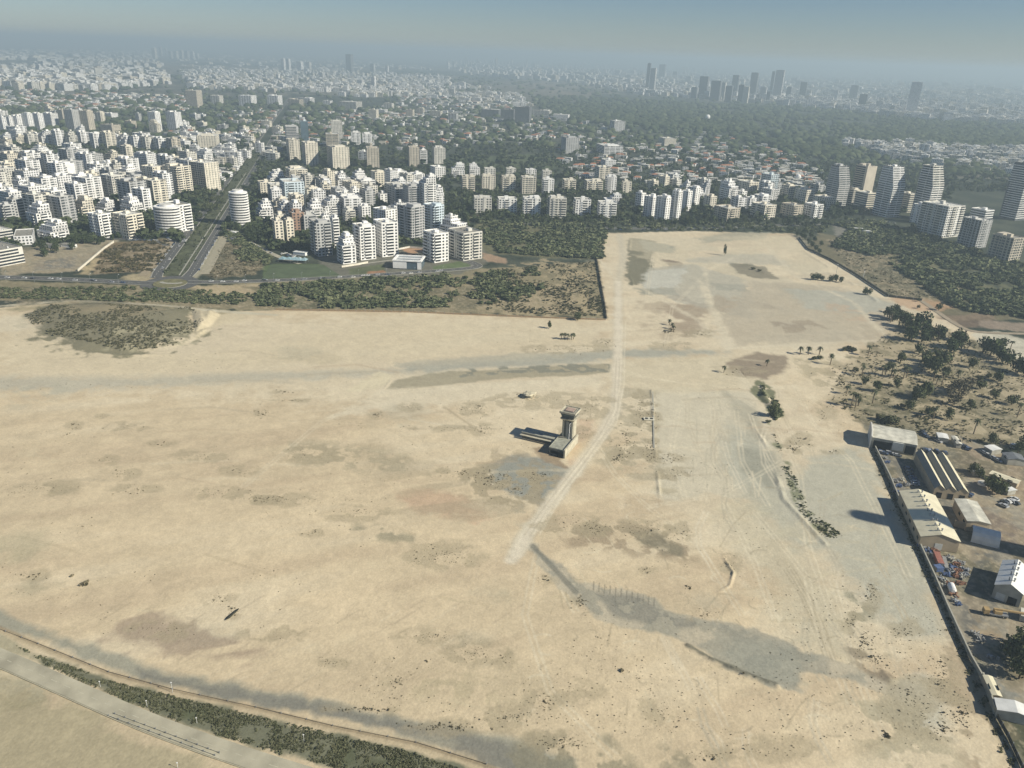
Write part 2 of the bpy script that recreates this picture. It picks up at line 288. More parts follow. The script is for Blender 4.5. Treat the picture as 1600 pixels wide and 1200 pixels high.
# the oval and the disturbed ground right of the track
paint([(870, 830), (940, 815), (1010, 820), (1080, 855), (1092, 880), (1010, 870), (940, 855), (890, 850)], (.27, .215, .145), .75, 6, 6, .46)
paint([(985, 832), (1030, 826), (1062, 856), (1072, 872), (1030, 862), (995, 850)], (.18, .165, .115), .8, 4, 5)
paint([(960, 600), (1022, 612), (1022, 700), (1060, 780), (980, 740), (930, 720), (950, 660)], (.31, .275, .19), .6, 5, 5, .47)
for off in (0, 5, 11, 16): stroke([(1225 + off, 890), (1250 + off, 930), (1275 + off, 985), (1295 + off, 1050)], .7, (.30, .26, .18), .6, .8, .4)
for off in (0, 9): stroke([(870 + off, 900), (876 + off, 930), (880 + off, 950)], .6, (.31, .27, .18), .6, .8, .4)
for k2 in range(26):
    a = random.uniform(0, 6.3); u0, v0 = random.uniform(840, 1330), random.uniform(780, 1100); L = random.uniform(20, 90)
    stroke([(u0, v0), (u0 + L * .5 * cos(a) * .6, v0 + L * .3), (u0 + L * cos(a) * .6, v0 + L * .8)], .5, random.choice([(.52, .46, .32), (.33, .28, .19)]), .6, .5, .3)
for k2 in range(22):
    u0, v0 = random.uniform(1080, 1200), random.uniform(620, 780)
    stroke([(u0, v0), (u0 - random.uniform(-6, 8), v0 + random.uniform(15, 50))], .7, random.choice([(.56, .5, .37), (.38, .35, .26)]), .6, .6, .3)
for k2 in range(60):
    u0, v0 = random.uniform(20, 1320), random.uniform(505, 1120); a = random.choice([random.uniform(-.35, .25), random.uniform(.2, .5)]); L = random.uniform(30, 150); cu = random.uniform(-12, 12)
    P_ = [(u0 + L * t_ * cos(a), v0 + L * t_ * sin(a) * .6 + cu * t_ * t_) for t_ in (0, .33, .66, 1)]; c_ = random.choice([(.50, .44, .30), (.34, .28, .18), (.36, .31, .2)])
    for o_ in (0, 2.2): stroke([(u_, v_ + o_) for u_, v_ in P_], .45, c_, .4, .5, .3)
for k2 in range(34):
    u0, v0 = random.uniform(-20, 1300), random.uniform(520, 1150); r_ = random.uniform(12, 50)
    paint([(u0 + r_ * cos(t_) * random.uniform(.7, 1.3), v0 + r_ * .35 * sin(t_) * random.uniform(.7, 1.3)) for t_ in np.linspace(0, 5.6, 8)], random.choice([(.33, .285, .19), (.47, .41, .28), (.36, .29, .2), (.31, .30, .23)]), .3, 7, 10, random.choice([None, .5, .52]), random.choice(['s', 'r', 'm']))
def tracks(P_, c_=(.60, .54, .40), w=.9, gap=2.2, op=.42):
    W_ = world(P_)
    for o_ in (-gap / 2, gap / 2):
        Q_ = []
        for i_, (x_, y_) in enumerate(W_):
            a_, b_ = W_[max(0, i_ - 1)], W_[min(len(W_) - 1, i_ + 1)]; L_ = hypot(b_[0] - a_[0], b_[1] - a_[1]) or 1; Q_.append((x_ - (b_[1] - a_[1]) / L_ * o_, y_ + (b_[0] - a_[0]) / L_ * o_))
        stroke([tuple(float(c) for c in proj(x_, y_, 0)) for x_, y_ in Q_], w, c_, op, .7, .25)
for P_ in ([(1150, 575), (1200, 640), (1250, 740), (1262, 850), (1300, 960)], [(1010, 792), (1130, 772), (1250, 705), (1345, 684)], [(1130, 780), (1180, 880), (1212, 968)], [(960, 575), (1020, 592), (1130, 604), (1200, 650)], [(862, 890), (880, 920), (900, 955)], [(1040, 540), (1050, 480), (1110, 420), (1190, 380)], [(1130, 545), (1220, 540), (1330, 560), (1400, 590)],
           [(930, 690), (960, 740), (1010, 790), (1090, 850), (1160, 960)], [(1300, 905), (1330, 990), (1350, 1080), (1400, 1190)], [(1180, 800), (1260, 900), (1285, 1000), (1330, 1100)], [(620, 640), (760, 620), (930, 600)], [(960, 520), (1010, 470), (1020, 400)], [(600, 610), (500, 660), (380, 760)], [(1240, 600), (1270, 660), (1330, 720), (1420, 900)], [(840, 860), (820, 960), (860, 1080), (960, 1180)], [(1060, 640), (1050, 700), (1070, 780)], [(1110, 620), (1120, 700), (1100, 780)], [(1150, 640), (1160, 720), (1200, 790)]):
    tracks(P_)
for k2 in range(46):
    u0, v0 = random.uniform(1030, 1440), random.uniform(600, 1150); L = random.uniform(30, 110); cu = random.uniform(-14, 14)
    tracks([(u0, v0), (u0 + cu, v0 + L * .33), (u0 + cu * 1.6 + L * .12, v0 + L * .66), (u0 + cu * 1.4 + L * .3, v0 + L)], random.choice([(.60, .54, .41), (.36, .33, .25), (.42, .36, .25)]), random.uniform(.5, 1.0), 2.0, random.uniform(.3, .6))
for k2 in range(70):
    u0, v0 = random.uniform(840, 1400), random.uniform(770, 1150); a0 = random.uniform(0, 6); r_ = random.uniform(6, 26)
    stroke([(u0 + r_ * cos(a0 + t_), v0 + r_ * .45 * sin(a0 + t_)) for t_ in np.linspace(0, random.uniform(.8, 2.4), 6)], .7, random.choice([(.58, .52, .38), (.30, .26, .18)]), .55, .6, .3)
for k2 in range(90):   # streaky wind and scraper marks in the lower left
    u0, v0 = random.uniform(150, 900), random.uniform(930, 1130); L = random.uniform(15, 70)
    stroke([(u0, v0), (u0 - L * .75, v0 + L * .45)], random.uniform(.4, .9), random.choice([(.30, .25, .17), (.33, .27, .19), (.55, .48, .34)]), .4, .6, .3)
for k2 in range(60):   # shallow horizontal streaks across the far field
    u0, v0 = random.uniform(0, 1350), random.uniform(500, 760); L = random.uniform(30, 160)
    stroke([(u0, v0), (u0 + L * .5, v0 - L * .03), (u0 + L, v0 + random.uniform(-.05, .08) * L)], random.uniform(1, 3), random.choice([(.36, .31, .22), (.56, .49, .35), (.40, .31, .21)]), .35, 1.5, 1)
# dark old taxiway
TW = [(822, 850), (836, 850), (862, 876), (905, 908), (925, 914), (1025, 932), (1042, 950), (1090, 963), (1160, 982), (1215, 1003), (1300, 1030), (1390, 1065), (1440, 1074), (1435, 1088), (1395, 1086), (1330, 1064), (1236, 1040), (1246, 1072), (1205, 1070), (1130, 1040), (1080, 1005), (1000, 985), (930, 965), (890, 930), (850, 890)]
paint(TW, TAXI, .8, 2, 2.5); paint(TW, np.array((.43, .38, .28)), .8, 2, 4, .52, 's'); paint(TW, np.array((.21, .21, .175)), .45, 1.5, 4, .58, 'm'); paint([(925, 925), (1000, 930), (1040, 955), (1100, 975), (1040, 985), (960, 960)], (.17, .17, .145), .7, 3, 3, .45)
paint([(1130, 1000), (1240, 1015), (1246, 1065), (1200, 1062), (1120, 1020)], (.27, .27, .22), .7, 6, 6)
stroke([(832, 852), (868, 890), (900, 925)], 2.6, (.15, .15, .125), .7, 1, .6)
stroke([(1075, 1008), (1110, 1028), (1160, 1050), (1210, 1068)], 2.2, (.14, .135, .10), .9, 1, 1.4)
for k2 in range(12): u0 = 928 + k2 * 8.6; stroke([(u0, 908 + k2 * 2.3), (u0 - 1, 922 + k2 * 2.2)], .4, (.15, .14, .11), .7, .4, .1)
paint([(1330, 1000), (1370, 1030), (1420, 1080), (1350, 1050), (1320, 1010)], (.17, .14, .10), .7, 3, 4, .45)
paint([(1320, 905), (1360, 950), (1350, 1010), (1330, 980)], (.16, .16, .11), .6, 4, 5, .5)
paint([(1400, 1080), (1440, 1040), (1480, 1080), (1490, 1150), (1430, 1140), (1380, 1110)], (.43, .42, .34), .7, 6, 6)
paint([(1330, 1090), (1440, 1100), (1500, 1200), (1400, 1250), (1350, 1160)], (.29, .265, .18), .6, 8, 8, .45)
paint([(1480, 960), (1510, 1010), (1550, 1110), (1600, 1200), (1540, 1250), (1470, 1060)], (.30, .24, .16), .7, 6, 6, .42)
stroke([(966, 440), (966, 500), (966, 560), (962, 640), (940, 680), (905, 728), (862, 782), (824, 836), (800, 875)], 5.5, (.60, .54, .42), .85, 3, 1.2); tracks([(966, 560), (962, 640), (940, 680), (905, 728), (862, 782), (824, 836)], (.42, .37, .27), .8, 2.4, .6)
tracks([(975, 500), (972, 600), (960, 660), (930, 700), (880, 765), (838, 835)], (.64, .58, .44), .8, 2.6, .6)
# wall-foot weeds and green patches
stroke([(1366, 705), (1392, 765), (1425, 838), (1470, 935), (1498, 1000), (1528, 1068), (1548, 1122), (1585, 1200)], 3.2, (.19, .17, .11), .7, 1.5, 2.2)
paint([(1185, 590), (1205, 605), (1222, 650), (1210, 656), (1192, 630), (1175, 612)], SCRUB * 1.3, .85, 2, 4, .42)
paint([(1200, 660), (1215, 690), (1235, 730), (1255, 790), (1320, 840), (1290, 842), (1250, 800), (1220, 720)], SCRUB * 1.6, .7, 2, 4, .5)
# mound at the upper left and its path
MOUND = [(38, 492), (80, 476), (180, 472), (300, 480), (322, 500), (312, 528), (270, 545), (190, 551), (120, 545), (62, 520)]
paint([(0, 484), (100, 470), (250, 474), (370, 485), (340, 505), (280, 490), (100, 488)], (.24, .21, .12), .7, 6, 8)
paint(MOUND, (.16, .15, .095), .9, 8, 26); paint([(90, 485), (180, 478), (260, 486), (220, 500), (120, 496)], (.27, .225, .14), .7, 10, 14, .42, 'm')
paint([(190, 515), (280, 515), (305, 535), (240, 548), (170, 546)], (.36, .33, .22), .6, 3, 6, .53)
paint([(300, 480), (345, 490), (400, 487), (380, 500), (330, 512), (305, 530), (300, 505)], (.52, .45, .31), .85, 4, 5)
paint([(-20, 497), (30, 492), (60, 512), (20, 520), (-20, 520)], PALE, .7, 8, 8)
# dirt, road band and scrub strip in front of the city
paint([(-300, 436), (0, 438), (230, 446), (330, 446), (640, 424), (745, 420), (850, 416), (935, 408), (946, 496), (860, 494), (640, 486), (370, 484), (110, 468), (-300, 475)], (.22, .19, .115), 1, 3, 4)
paint([(-100, 450), (120, 446), (260, 455), (420, 462), (430, 476), (250, 470), (0, 466)], SCRUB, .8, 6, 8, .47)
paint([(290, 446), (425, 445), (400, 462), (330, 462)], (.44, .36, .22), .85, 6, 8)
paint([(640, 445), (760, 446), (900, 440), (940, 490), (800, 492), (700, 478)], (.34, .28, .17), .8, 5, 8, .42)
paint([(400, 450), (640, 440), (700, 480), (560, 484), (400, 478)], SCRUB * 1.2, .8, 5, 8, .42)
stroke([(-200, 486), (0, 478), (110, 469), (250, 477), (370, 488), (430, 492)], 5, (.46, .42, .31), .95, 2, 1.5); stroke([(430, 484), (640, 487), (860, 496), (946, 499)], 5, (.45, .36, .23), .8, 3, 1.5)
# lots below the city
paint([(0, 390), (150, 378), (190, 372), (125, 424), (0, 430)], (.28, .245, .17), 1, 4, 5); paint([(60, 408), (120, 400), (120, 418), (50, 424)], (.15, .15, .135), .7, 4, 5)
paint([(150, 395), (170, 380), (262, 372), (270, 390), (240, 425), (150, 428), (140, 420)], (.15, .115, .065), 1, 4, 6)
paint([(190, 430), (240, 424), (262, 430), (240, 440), (190, 438)], (.40, .33, .2), .8, 4, 5); paint([(120, 428), (150, 400), (160, 405), (140, 430)], (.42, .34, .2), .8, 3, 4)
paint([(272, 384), (282, 384), (236, 430), (240, 434), (225, 434)], (.30, .25, .165), .9, 3, 3)
paint([(348, 365), (372, 365), (425, 400), (400, 428), (330, 436), (318, 430)], (.12, .105, .06), 1, 4, 6); paint([(365, 366), (415, 385), (425, 410), (385, 415)], SCRUB * .9, .9, 4, 6, .42)
paint([(338, 366), (352, 366), (322, 420), (308, 436), (298, 436)], (.31, .285, .2), .95, 3, 3)
paint([(410, 416), (430, 412), (515, 412), (540, 428), (535, 432), (412, 436)], (.085, .115, .05), 1, 2, 2); paint([(500, 400), (760, 380), (765, 410), (720, 428), (500, 436)], (.14, .135, .105), .95, 4, 5)
paint([(545, 420), (600, 412), (604, 428), (548, 430)], (.10, .115, .06), 1, 2, 2); paint([(572, 424), (600, 422), (606, 429), (574, 430)], (.30, .16, .09), .9, 1, 1.5)
paint([(676, 416), (718, 408), (736, 414), (728, 422), (676, 426)], (.10, .13, .06), 1, 1.5, 1.5)
paint([(624, 388), (660, 386), (668, 392), (640, 398)], (.36, .22, .13), .9, 2, 3); paint([(752, 394), (790, 404), (792, 412), (760, 408)], (.30, .21, .14), .9, 3, 4)
paint([(745, 345), (940, 352), (948, 364), (935, 405), (850, 402), (760, 395), (740, 370)], (.13, .125, .07), 1, 4, 4); paint([(800, 415), (850, 405), (880, 410), (930, 415), (935, 440), (850, 432)], (.33, .27, .165), .8, 5, 8, .5)
paint([(730, 338), (760, 334), (738, 344), (725, 350)], (.28, .19, .13), .8, 3, 3)
paint([(1280, 365), (1330, 372), (1400, 388), (1480, 420), (1600, 470), (1600, 500), (1480, 500), (1440, 468), (1385, 460), (1330, 425), (1262, 388)], (.14, .125, .075), 1, 4, 8)
paint([(1330, 352), (1400, 378), (1480, 398), (1600, 430), (1600, 495), (1500, 480), (1420, 430), (1380, 400)], (.12, .12, .065), .8, 5, 14, .4)
paint([(1300, 350), (1340, 352), (1392, 386), (1340, 388), (1310, 372)], (.19, .18, .15), .9, 4, 4)
paint([(1390, 462), (1480, 470), (1495, 482), (1440, 486), (1400, 474)], (.42, .27, .16), .7, 4, 6); paint([(1460, 492), (1550, 490), (1560, 510), (1500, 512)], (.2, .14, .1), .6, 6, 8)
paint([(1530, 500), (1620, 505), (1620, 520), (1530, 512)], (.25, .2, .15), .9, 3, 4); paint([(1520, 520), (1560, 518), (1720, 560), (1720, 660), (1640, 608), (1570, 563), (1530, 540)], (.5, .47, .37), .9, 3, 4)
# the dry grove right of the field
GROVE = [(1330, 560), (1420, 500), (1480, 515), (1610, 570), (1620, 700), (1500, 690), (1340, 655), (1290, 620)]
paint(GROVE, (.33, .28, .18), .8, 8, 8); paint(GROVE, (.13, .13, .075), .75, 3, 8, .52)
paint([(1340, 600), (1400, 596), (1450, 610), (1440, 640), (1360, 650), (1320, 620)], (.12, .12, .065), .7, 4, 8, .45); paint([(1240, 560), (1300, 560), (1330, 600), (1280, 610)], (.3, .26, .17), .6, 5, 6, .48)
# lower left: taxiway, ditch, grass band
paint([(-100, 925), (0, 952), (60, 980), (120, 1000), (215, 1036), (330, 1062), (480, 1086), (620, 1118), (770, 1150), (900, 1185), (900, 1260), (760, 1180), (620, 1140), (480, 1110), (330, 1092), (215, 1062), (60, 1000), (-100, 950)], (.25, .25, .20), .85, 3, 3)
paint([(215, 1045), (330, 1068), (480, 1092), (620, 1124), (760, 1156), (880, 1195), (800, 1215), (690, 1165), (560, 1130), (420, 1106), (300, 1084), (220, 1062)], (.19, .185, .155), .92, 2.5, 3)
paint([(400, 1112), (600, 1140), (720, 1165), (690, 1168), (560, 1146)], (.36, .33, .24), .5, 3, 3)
stroke([(-50, 960), (0, 982), (60, 1008), (170, 1052), (270, 1079), (400, 1107), (520, 1136), (650, 1162), (760, 1196), (850, 1230)], 1.8, (.25, .20, .13), .8, 1, .8)
stroke([(-50, 964), (0, 986), (60, 1012), (170, 1057), (270, 1084), (400, 1112), (520, 1141), (650, 1168), (750, 1200)], 1.6, (.42, .35, .23), .8, 1, .8)
GBAND = [(-60, 985), (0, 990), (60, 1020), (110, 1036), (180, 1064), (280, 1088), (400, 1116), (520, 1144), (640, 1172), (740, 1206), (640, 1250), (560, 1208), (440, 1180), (300, 1138), (200, 1098), (130, 1064), (60, 1035), (-60, 1000)]
paint(GBAND, (.30, .28, .19), .8, 1.5, 1.5); paint([p for p in GBAND if p[0] > 40], (.13, .135, .09), .92, 2, 3); paint([(160, 1075), (400, 1128), (620, 1185), (600, 1215), (300, 1130)], (.075, .088, .045), .7, 3, 5, .47, 'm')
paint([(155, 945), (235, 935), (250, 960), (320, 985), (360, 1010), (420, 1000), (430, 1030), (330, 1030), (240, 1010), (180, 1000)], (.27, .21, .155), .7, 5, 8, .5, 'r')
paint([(50, 905), (90, 915), (60, 930), (20, 925)], (.27, .25, .17), .5, 5, 5); paint([(0, 835), (60, 830), (60, 870), (0, 880)], (.33, .3, .2), .5, 10, 10)
paint([(860, 1150), (950, 1160), (990, 1200), (960, 1260), (830, 1240), (800, 1185)], (.21, .195, .135), .7, 5, 7, .46); paint([(1030, 1165), (1090, 1180), (1120, 1200), (1040, 1205)], (.21, .195, .135), .7, 4, 5, .46)
paint([(590, 1040), (720, 1060), (760, 1090), (600, 1080)], (.32, .28, .18), .5, 8, 8, .48)
# the yard behind the wall
YARD = [(1362, 690), (1345, 655), (1432, 672), (1500, 680), (1640, 740), (1900, 1100), (1650, 1300), (1600, 1200), (1556, 1118), (1502, 1000), (1438, 850), (1404, 785)]
paint(YARD, (.27, .245, .19), 1, 1, .6); paint([(1500, 690), (1640, 740), (1640, 790), (1540, 770), (1490, 720)], (.28, .22, .15), .8, 4, 4)
paint([(1520, 860), (1560, 865), (1560, 940), (1510, 1000), (1496, 960), (1530, 900)], (.145, .14, .12), .9, 3, 2); paint([(1375, 700), (1430, 705), (1500, 800), (1420, 800)], (.15, .145, .125), .7, 3, 3)
paint([(1505, 1000), (1560, 1060), (1600, 1090), (1560, 1100)], (.23, .23, .2), .9, 2, 2); paint([(1515, 980), (1560, 990), (1590, 1010), (1560, 1010)], (.40, .31, .2), .7, 3, 3); paint([(1560, 1000), (1660, 1020), (1660, 1080), (1590, 1060), (1540, 1010)], (.05, .06, .035), .8, 3, 3)
paint([(1556, 1118), (1610, 1125), (1660, 1260), (1600, 1200)], (.075, .085, .05), .9, 2, 2)
paint([(1520, 780), (1620, 840), (1640, 900), (1560, 860)], (.17, .13, .1), .7, 3, 3)
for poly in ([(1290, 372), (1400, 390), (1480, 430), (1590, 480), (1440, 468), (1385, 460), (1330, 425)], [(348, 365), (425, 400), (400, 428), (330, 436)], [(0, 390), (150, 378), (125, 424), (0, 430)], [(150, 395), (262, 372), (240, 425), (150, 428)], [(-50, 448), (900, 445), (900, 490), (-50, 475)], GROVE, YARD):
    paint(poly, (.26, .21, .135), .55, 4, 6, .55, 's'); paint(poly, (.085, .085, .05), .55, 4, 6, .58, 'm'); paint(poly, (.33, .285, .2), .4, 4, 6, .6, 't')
# green spaces and bare ground far off
paint([(880, 163), (940, 160), (1010, 166), (1080, 170), (1000, 182), (920, 178)], (.10, .13, .06), .9, 30, 60)
paint([(685, 248), (850, 240), (900, 262), (700, 268)], (.085, .105, .05), .8, 8, 14); paint([(800, 125), (880, 125), (960, 135), (1010, 145), (880, 148), (820, 138)], (.26, .2, .15), .5, 60, 150, .48, 'm')
for poly in ([(800, 105), (1600, 122), (1600, 200), (1240, 168), (1000, 150), (880, 140)], [(0, 95), (280, 95), (280, 140), (0, 150)], [(300, 108), (720, 118), (700, 150), (300, 150)], [(1300, 222), (1620, 235), (1620, 280), (1500, 280)]):
    paint(poly, (.17, .155, .12), .8, 60, 60, .5, 'm')
for u, v, du, dv, n, r in CLUST:     # dry grass and litter under each patch of scrub
    if n > 5: paint([(u + du * 1.3 * cos(t_), v + dv * 1.3 * sin(t_)) for t_ in np.linspace(0, 5.5, 8)], (.31, .265, .175), .55, 3, 5, .46, 's')
fi, fm = mask_poly(FIELD, 3, 3); amp = np.full(GX.size, .55); amp[fi] = .55 - .33 * fm
GC *= (1 + (n_tiny - .5) * amp + (n_sml - .5) * amp * .8)[:, None]
GC = np.clip(GC, .01, .75)
# relief: the mound, the dump by the mound, small spoil heaps
def relief(poly, h, soft):
    w = world(poly); i = sel_near(w, soft); ins = in_poly(GX[i], GY[i], w); d = seg_dist(GX[i], GY[i], w, True)
    GZ[i] += np.where(ins, np.clip(d / soft, 0, 1) ** .8 * h * (.55 + .9 * n_mid[i]), 0)
relief(MOUND, 3.6, 26); relief([(300, 484), (345, 490), (330, 508), (305, 522)], 3, 6)
relief([(1190, 600), (1222, 650), (1215, 656), (1185, 620)], 1.5, 3)
def ridge(pts, h, w, lump_=.6):
    W_ = world(pts); i = sel_near(W_, w * 2); d = seg_dist(GX[i], GY[i], W_); GZ[i] += h * .8 * np.clip(1 - d / w, 0, 1) ** 1.2 * np.clip((n_mid[i] - .42) * 5, 0, 1) * np.clip(n_sml[i] * 2 - .3 + n_tiny[i] * .5, .1, 1.5)
for P_, h_, w_ in (([(1075, 1008), (1110, 1030), (1160, 1052), (1215, 1072)], 1.3, 1.8), ([(893, 905), (888, 930), (900, 950), (925, 958)], 1.2, 1.5), ([(1018, 610), (1024, 700), (1032, 790)], .6, 1.4), ([(1370, 470), (1300, 420), (1255, 392)], 1.2, 3), ([(1330, 900), (1350, 960), (1340, 1010), (1390, 1060)], 1.2, 3), ([(980, 930), (1030, 945)], .7, 1.2),
                  ([(1130, 870), (1146, 895), (1140, 915), (1122, 925)], .8, 1.2), ([(600, 607), (616, 588)], .8, 1.5), ([(620, 590), (700, 578), (800, 572)], .8, 1.8), ([(420, 486), (640, 489), (860, 498), (946, 501)], .8, 2), ([(300, 552), (200, 556), (100, 548), (40, 520)], 1.0, 3), ([(1150, 545), (1240, 540), (1330, 552)], .5, 2), ([(985, 375), (980, 420), (990, 446)], .6, 2), ([(1160, 640), (1200, 700), (1225, 780), (1290, 850)], .9, 2.2), ([(330, 485), (322, 515), (300, 530)], 2.2, 4)):
    ridge(P_, h_, w_)
near = GR < 1200
GZ[near] -= (n_sml[near] * .26 + n_tiny[near] * .07) * np.clip((1200 - GR[near]) / 300, 0, 1)
def ground_z(x, y):
    '''height of the built ground under a point (nearest grid vertex)'''
    x, y = np.atleast_1d(np.asarray(x, float)), np.atleast_1d(np.asarray(y, float)); dep = np.arctan2(CAM_H, np.hypot(x, y)); az = np.arctan2(x, y)
    ir = np.clip(np.round(np.interp(-dep, -deps, np.arange(NR))).astype(int), 0, NR - 1); ia = np.clip(np.round(np.interp(az, azs, np.arange(NA))).astype(int), 0, NA - 1)
    return GZ[ir * NA + ia]
I = np.arange(NR * NA).reshape(NR, NA)
F = np.stack([I[:-1, :-1], I[1:, :-1], I[1:, 1:], I[:-1, 1:]], -1).reshape(-1, 4)
# close the sheet under and behind the camera
V = np.stack([GX, GY, GZ], 1); nV = len(V)
V = np.vstack([V, [[0, 0, 0]]]); GC = np.vstack([GC, [SAND]])
wrap = np.stack([I[:-1, -1], I[1:, -1], I[1:, 0], I[:-1, 0]], -1)
loop_ = [int(k) for k in I[0]] + [int(I[0, 0])]
if len(loop_) % 2 == 0: loop_.insert(1, loop_[0])
fan = np.array([[loop_[j + 2], loop_[j + 1], loop_[j], nV] for j in range(0, len(loop_) - 2, 2) if len({loop_[j + 2], loop_[j + 1], loop_[j]}) == 3])[:, ::-1]
F = np.vstack([F, wrap, fan[:, ::-1]])
m_ground = attr_mat('soil', .95, 1.1, .10, .35)
me = np_mesh('ground', V, F[:, ::-1].copy(), GC, [m_ground]); tag(link('ground', me), kind='structure')
# ================= buildings =================
TINT = {'W': ((.80, .79, .76), 'white'), 'C': ((.70, .65, .54), 'cream'), 'T': ((.52, .47, .38), 'tan'), 'G': ((.46, .46, .45), 'grey'), 'B': ((.58, .66, .70), 'pale blue'), 'D': ((.16, .17, .18), 'dark grey'), 'R': ((.33, .22, .16), 'brown'), 'O': ((.62, .60, .54), 'off-white')}
def facade_mat(col, pat):
    m, t, b = new_mat('facade', .8); N = t.nodes.new; L = t.links.new
    def mth(op, a, c=None, d=None):
        n = N('ShaderNodeMath'); n.operation = op
        for k, s in enumerate((a, c, d)):
            if s is None: continue
            if isinstance(s, (int, float)): n.inputs[k].default_value = s
            else: L(s, n.inputs[k])
        return n.outputs[0]
    uv = N('ShaderNodeUVMap'); sp = N('ShaderNodeSeparateXYZ'); L(uv.outputs[0], sp.inputs[0]); u, v = sp.outputs[0], sp.outputs[1]
    def band(s, per, lo, hi):
        f = mth('FRACT', mth('DIVIDE', s, per)); return mth('MULTIPLY', mth('GREATER_THAN', f, lo), mth('LESS_THAN', f, hi))
    def cell(s, per): return mth('FLOOR', mth('DIVIDE', s, per))
    if pat == 'p': w = mth('MULTIPLY', band(u, 3.3, .2, .76), band(v, 3.1, .3, .86))
    elif pat == 'b': w = mth('MULTIPLY', band(u, 13.0, .04, .96), band(v, 3.1, .38, .95))
    elif pat == 'a': w = mth('MAXIMUM', mth('MULTIPLY', band(u, 10.0, .15, .62), band(v, 3.1, .38, .95)), mth('MULTIPLY', band(u, 10.0, .72, .9), band(v, 3.1, .4, .8)))
    else: w = mth('MAXIMUM', mth('MULTIPLY', band(u, 5.2, .4, .62), band(v, 3.1, .15, .92)), mth('MULTIPLY', band(u, 5.2, .8, .95), band(v, 3.1, .4, .75)))
    w = mth('MULTIPLY', w, mth('GREATER_THAN', v, 0.0))
    cmb = N('ShaderNodeCombineXYZ'); L(cell(u, 3.3), cmb.inputs[0]); L(cell(v, 3.1), cmb.inputs[1]); wn = N('ShaderNodeTexWhiteNoise'); wn.noise_dimensions = '2D'; L(cmb.outputs[0], wn.inputs['Vector'])
    g1 = N('ShaderNodeMix'); g1.data_type = 'RGBA'; g1.inputs[6].default_value = (.02, .026, .03, 1); g1.inputs[7].default_value = (.14, .145, .14, 1); L(mth('POWER', wn.outputs[0], 2.5), g1.inputs[0])
    tc = N('ShaderNodeTexCoord'); nz = N('ShaderNodeTexNoise'); nz.inputs['Scale'].default_value = .12; nz.inputs['Detail'].default_value = 6; L(tc.outputs['Object'], nz.inputs['Vector'])
    r = N('ShaderNodeValToRGB'); r.color_ramp.elements[0].position = .3; r.color_ramp.elements[1].position = .7
    r.color_ramp.elements[0].color = tuple(c * .78 for c in col) + (1,); r.color_ramp.elements[1].color = tuple(min(.82, c * 1.1) for c in col) + (1,); L(nz.outputs[0], r.inputs[0])
    g2 = N('ShaderNodeMix'); g2.data_type = 'RGBA'; L(w, g2.inputs[0]); L(r.outputs[0], g2.inputs[6]); L(g1.outputs[2], g2.inputs[7]); L(g2.outputs[2], b.inputs['Base Color'])
    return m
M_FAC = {}
def fac(t, p):
    if (t, p) not in M_FAC: M_FAC[t, p] = facade_mat(TINT[t][0], p)
    return M_FAC[t, p]
M_WALL = {k: mat('plaster', v[0], .85, .14, .12) for k, v in TINT.items()}
M_GLASS = mat('window_glass', (.028, .035, .042), .25, .5, .5, spec=.5); M_ROOF = mat('roof_membrane', (.56, .55, .50), .9, .35, .35); M_RDARK = mat('roof_gravel', (.25, .24, .21), .95, .35, .5)
M_TANK = mat('tank_enamel', (.72, .72, .70), .5, .1, 1); M_TILE = mat('roof_tiles', (.36, .17, .10), .9, .25, .6); M_STEEL = mat('steel', (.30, .31, .32), .5, .2, 1, .4)
M_BLUEG = mat('tinted_glass', (.08, .12, .15), .2, .35, .15, spec=.6)
_win = {}
def window_mesh(w, h):
    k = (round(w, 1), round(h, 1))
    if k not in _win:
        b = MB(); b.box(-w / 2, w / 2, -.07, 0, 0, h, 0); o = b.build('window', M_GLASS); _win[k] = o.data; bpy.data.objects.remove(o)
    return _win[k]
_bal = {}
def balcony_mesh(w, t):
    k = (round(w, 1), t)
    if k not in _bal:
        b = MB(); b.box(-w / 2 + .2, w / 2 - .2, -.05, 0, .2, 2.45, 1)
        b.box(-w / 2, w / 2, -1.5, 0, -.12, .12, 0, True); b.box(-w / 2, w / 2, -1.5, -1.36, .12, 1.15, 0); b.box(-w / 2, -w / 2 + .13, -1.36, 0, .12, 1.15, 0); b.box(w / 2 - .13, w / 2, -1.36, 0, .12, 1.15, 0)
        o = b.build('balcony', [M_WALL[t], M_GLASS]); _bal[k] = o.data; bpy.data.objects.remove(o)
    return _bal[k]
def small_mesh(kind):
    if kind not in _win:
        b = MB()
        if kind == 'tank': b.tube((0, 0, .3), (0, 0, 1.8), .55, n=8); b.box(-.5, .5, -.5, .5, 0, .3)
        o = b.build('x', M_TANK); _win[kind] = o.data; bpy.data.objects.remove(o)
    return _win[kind]
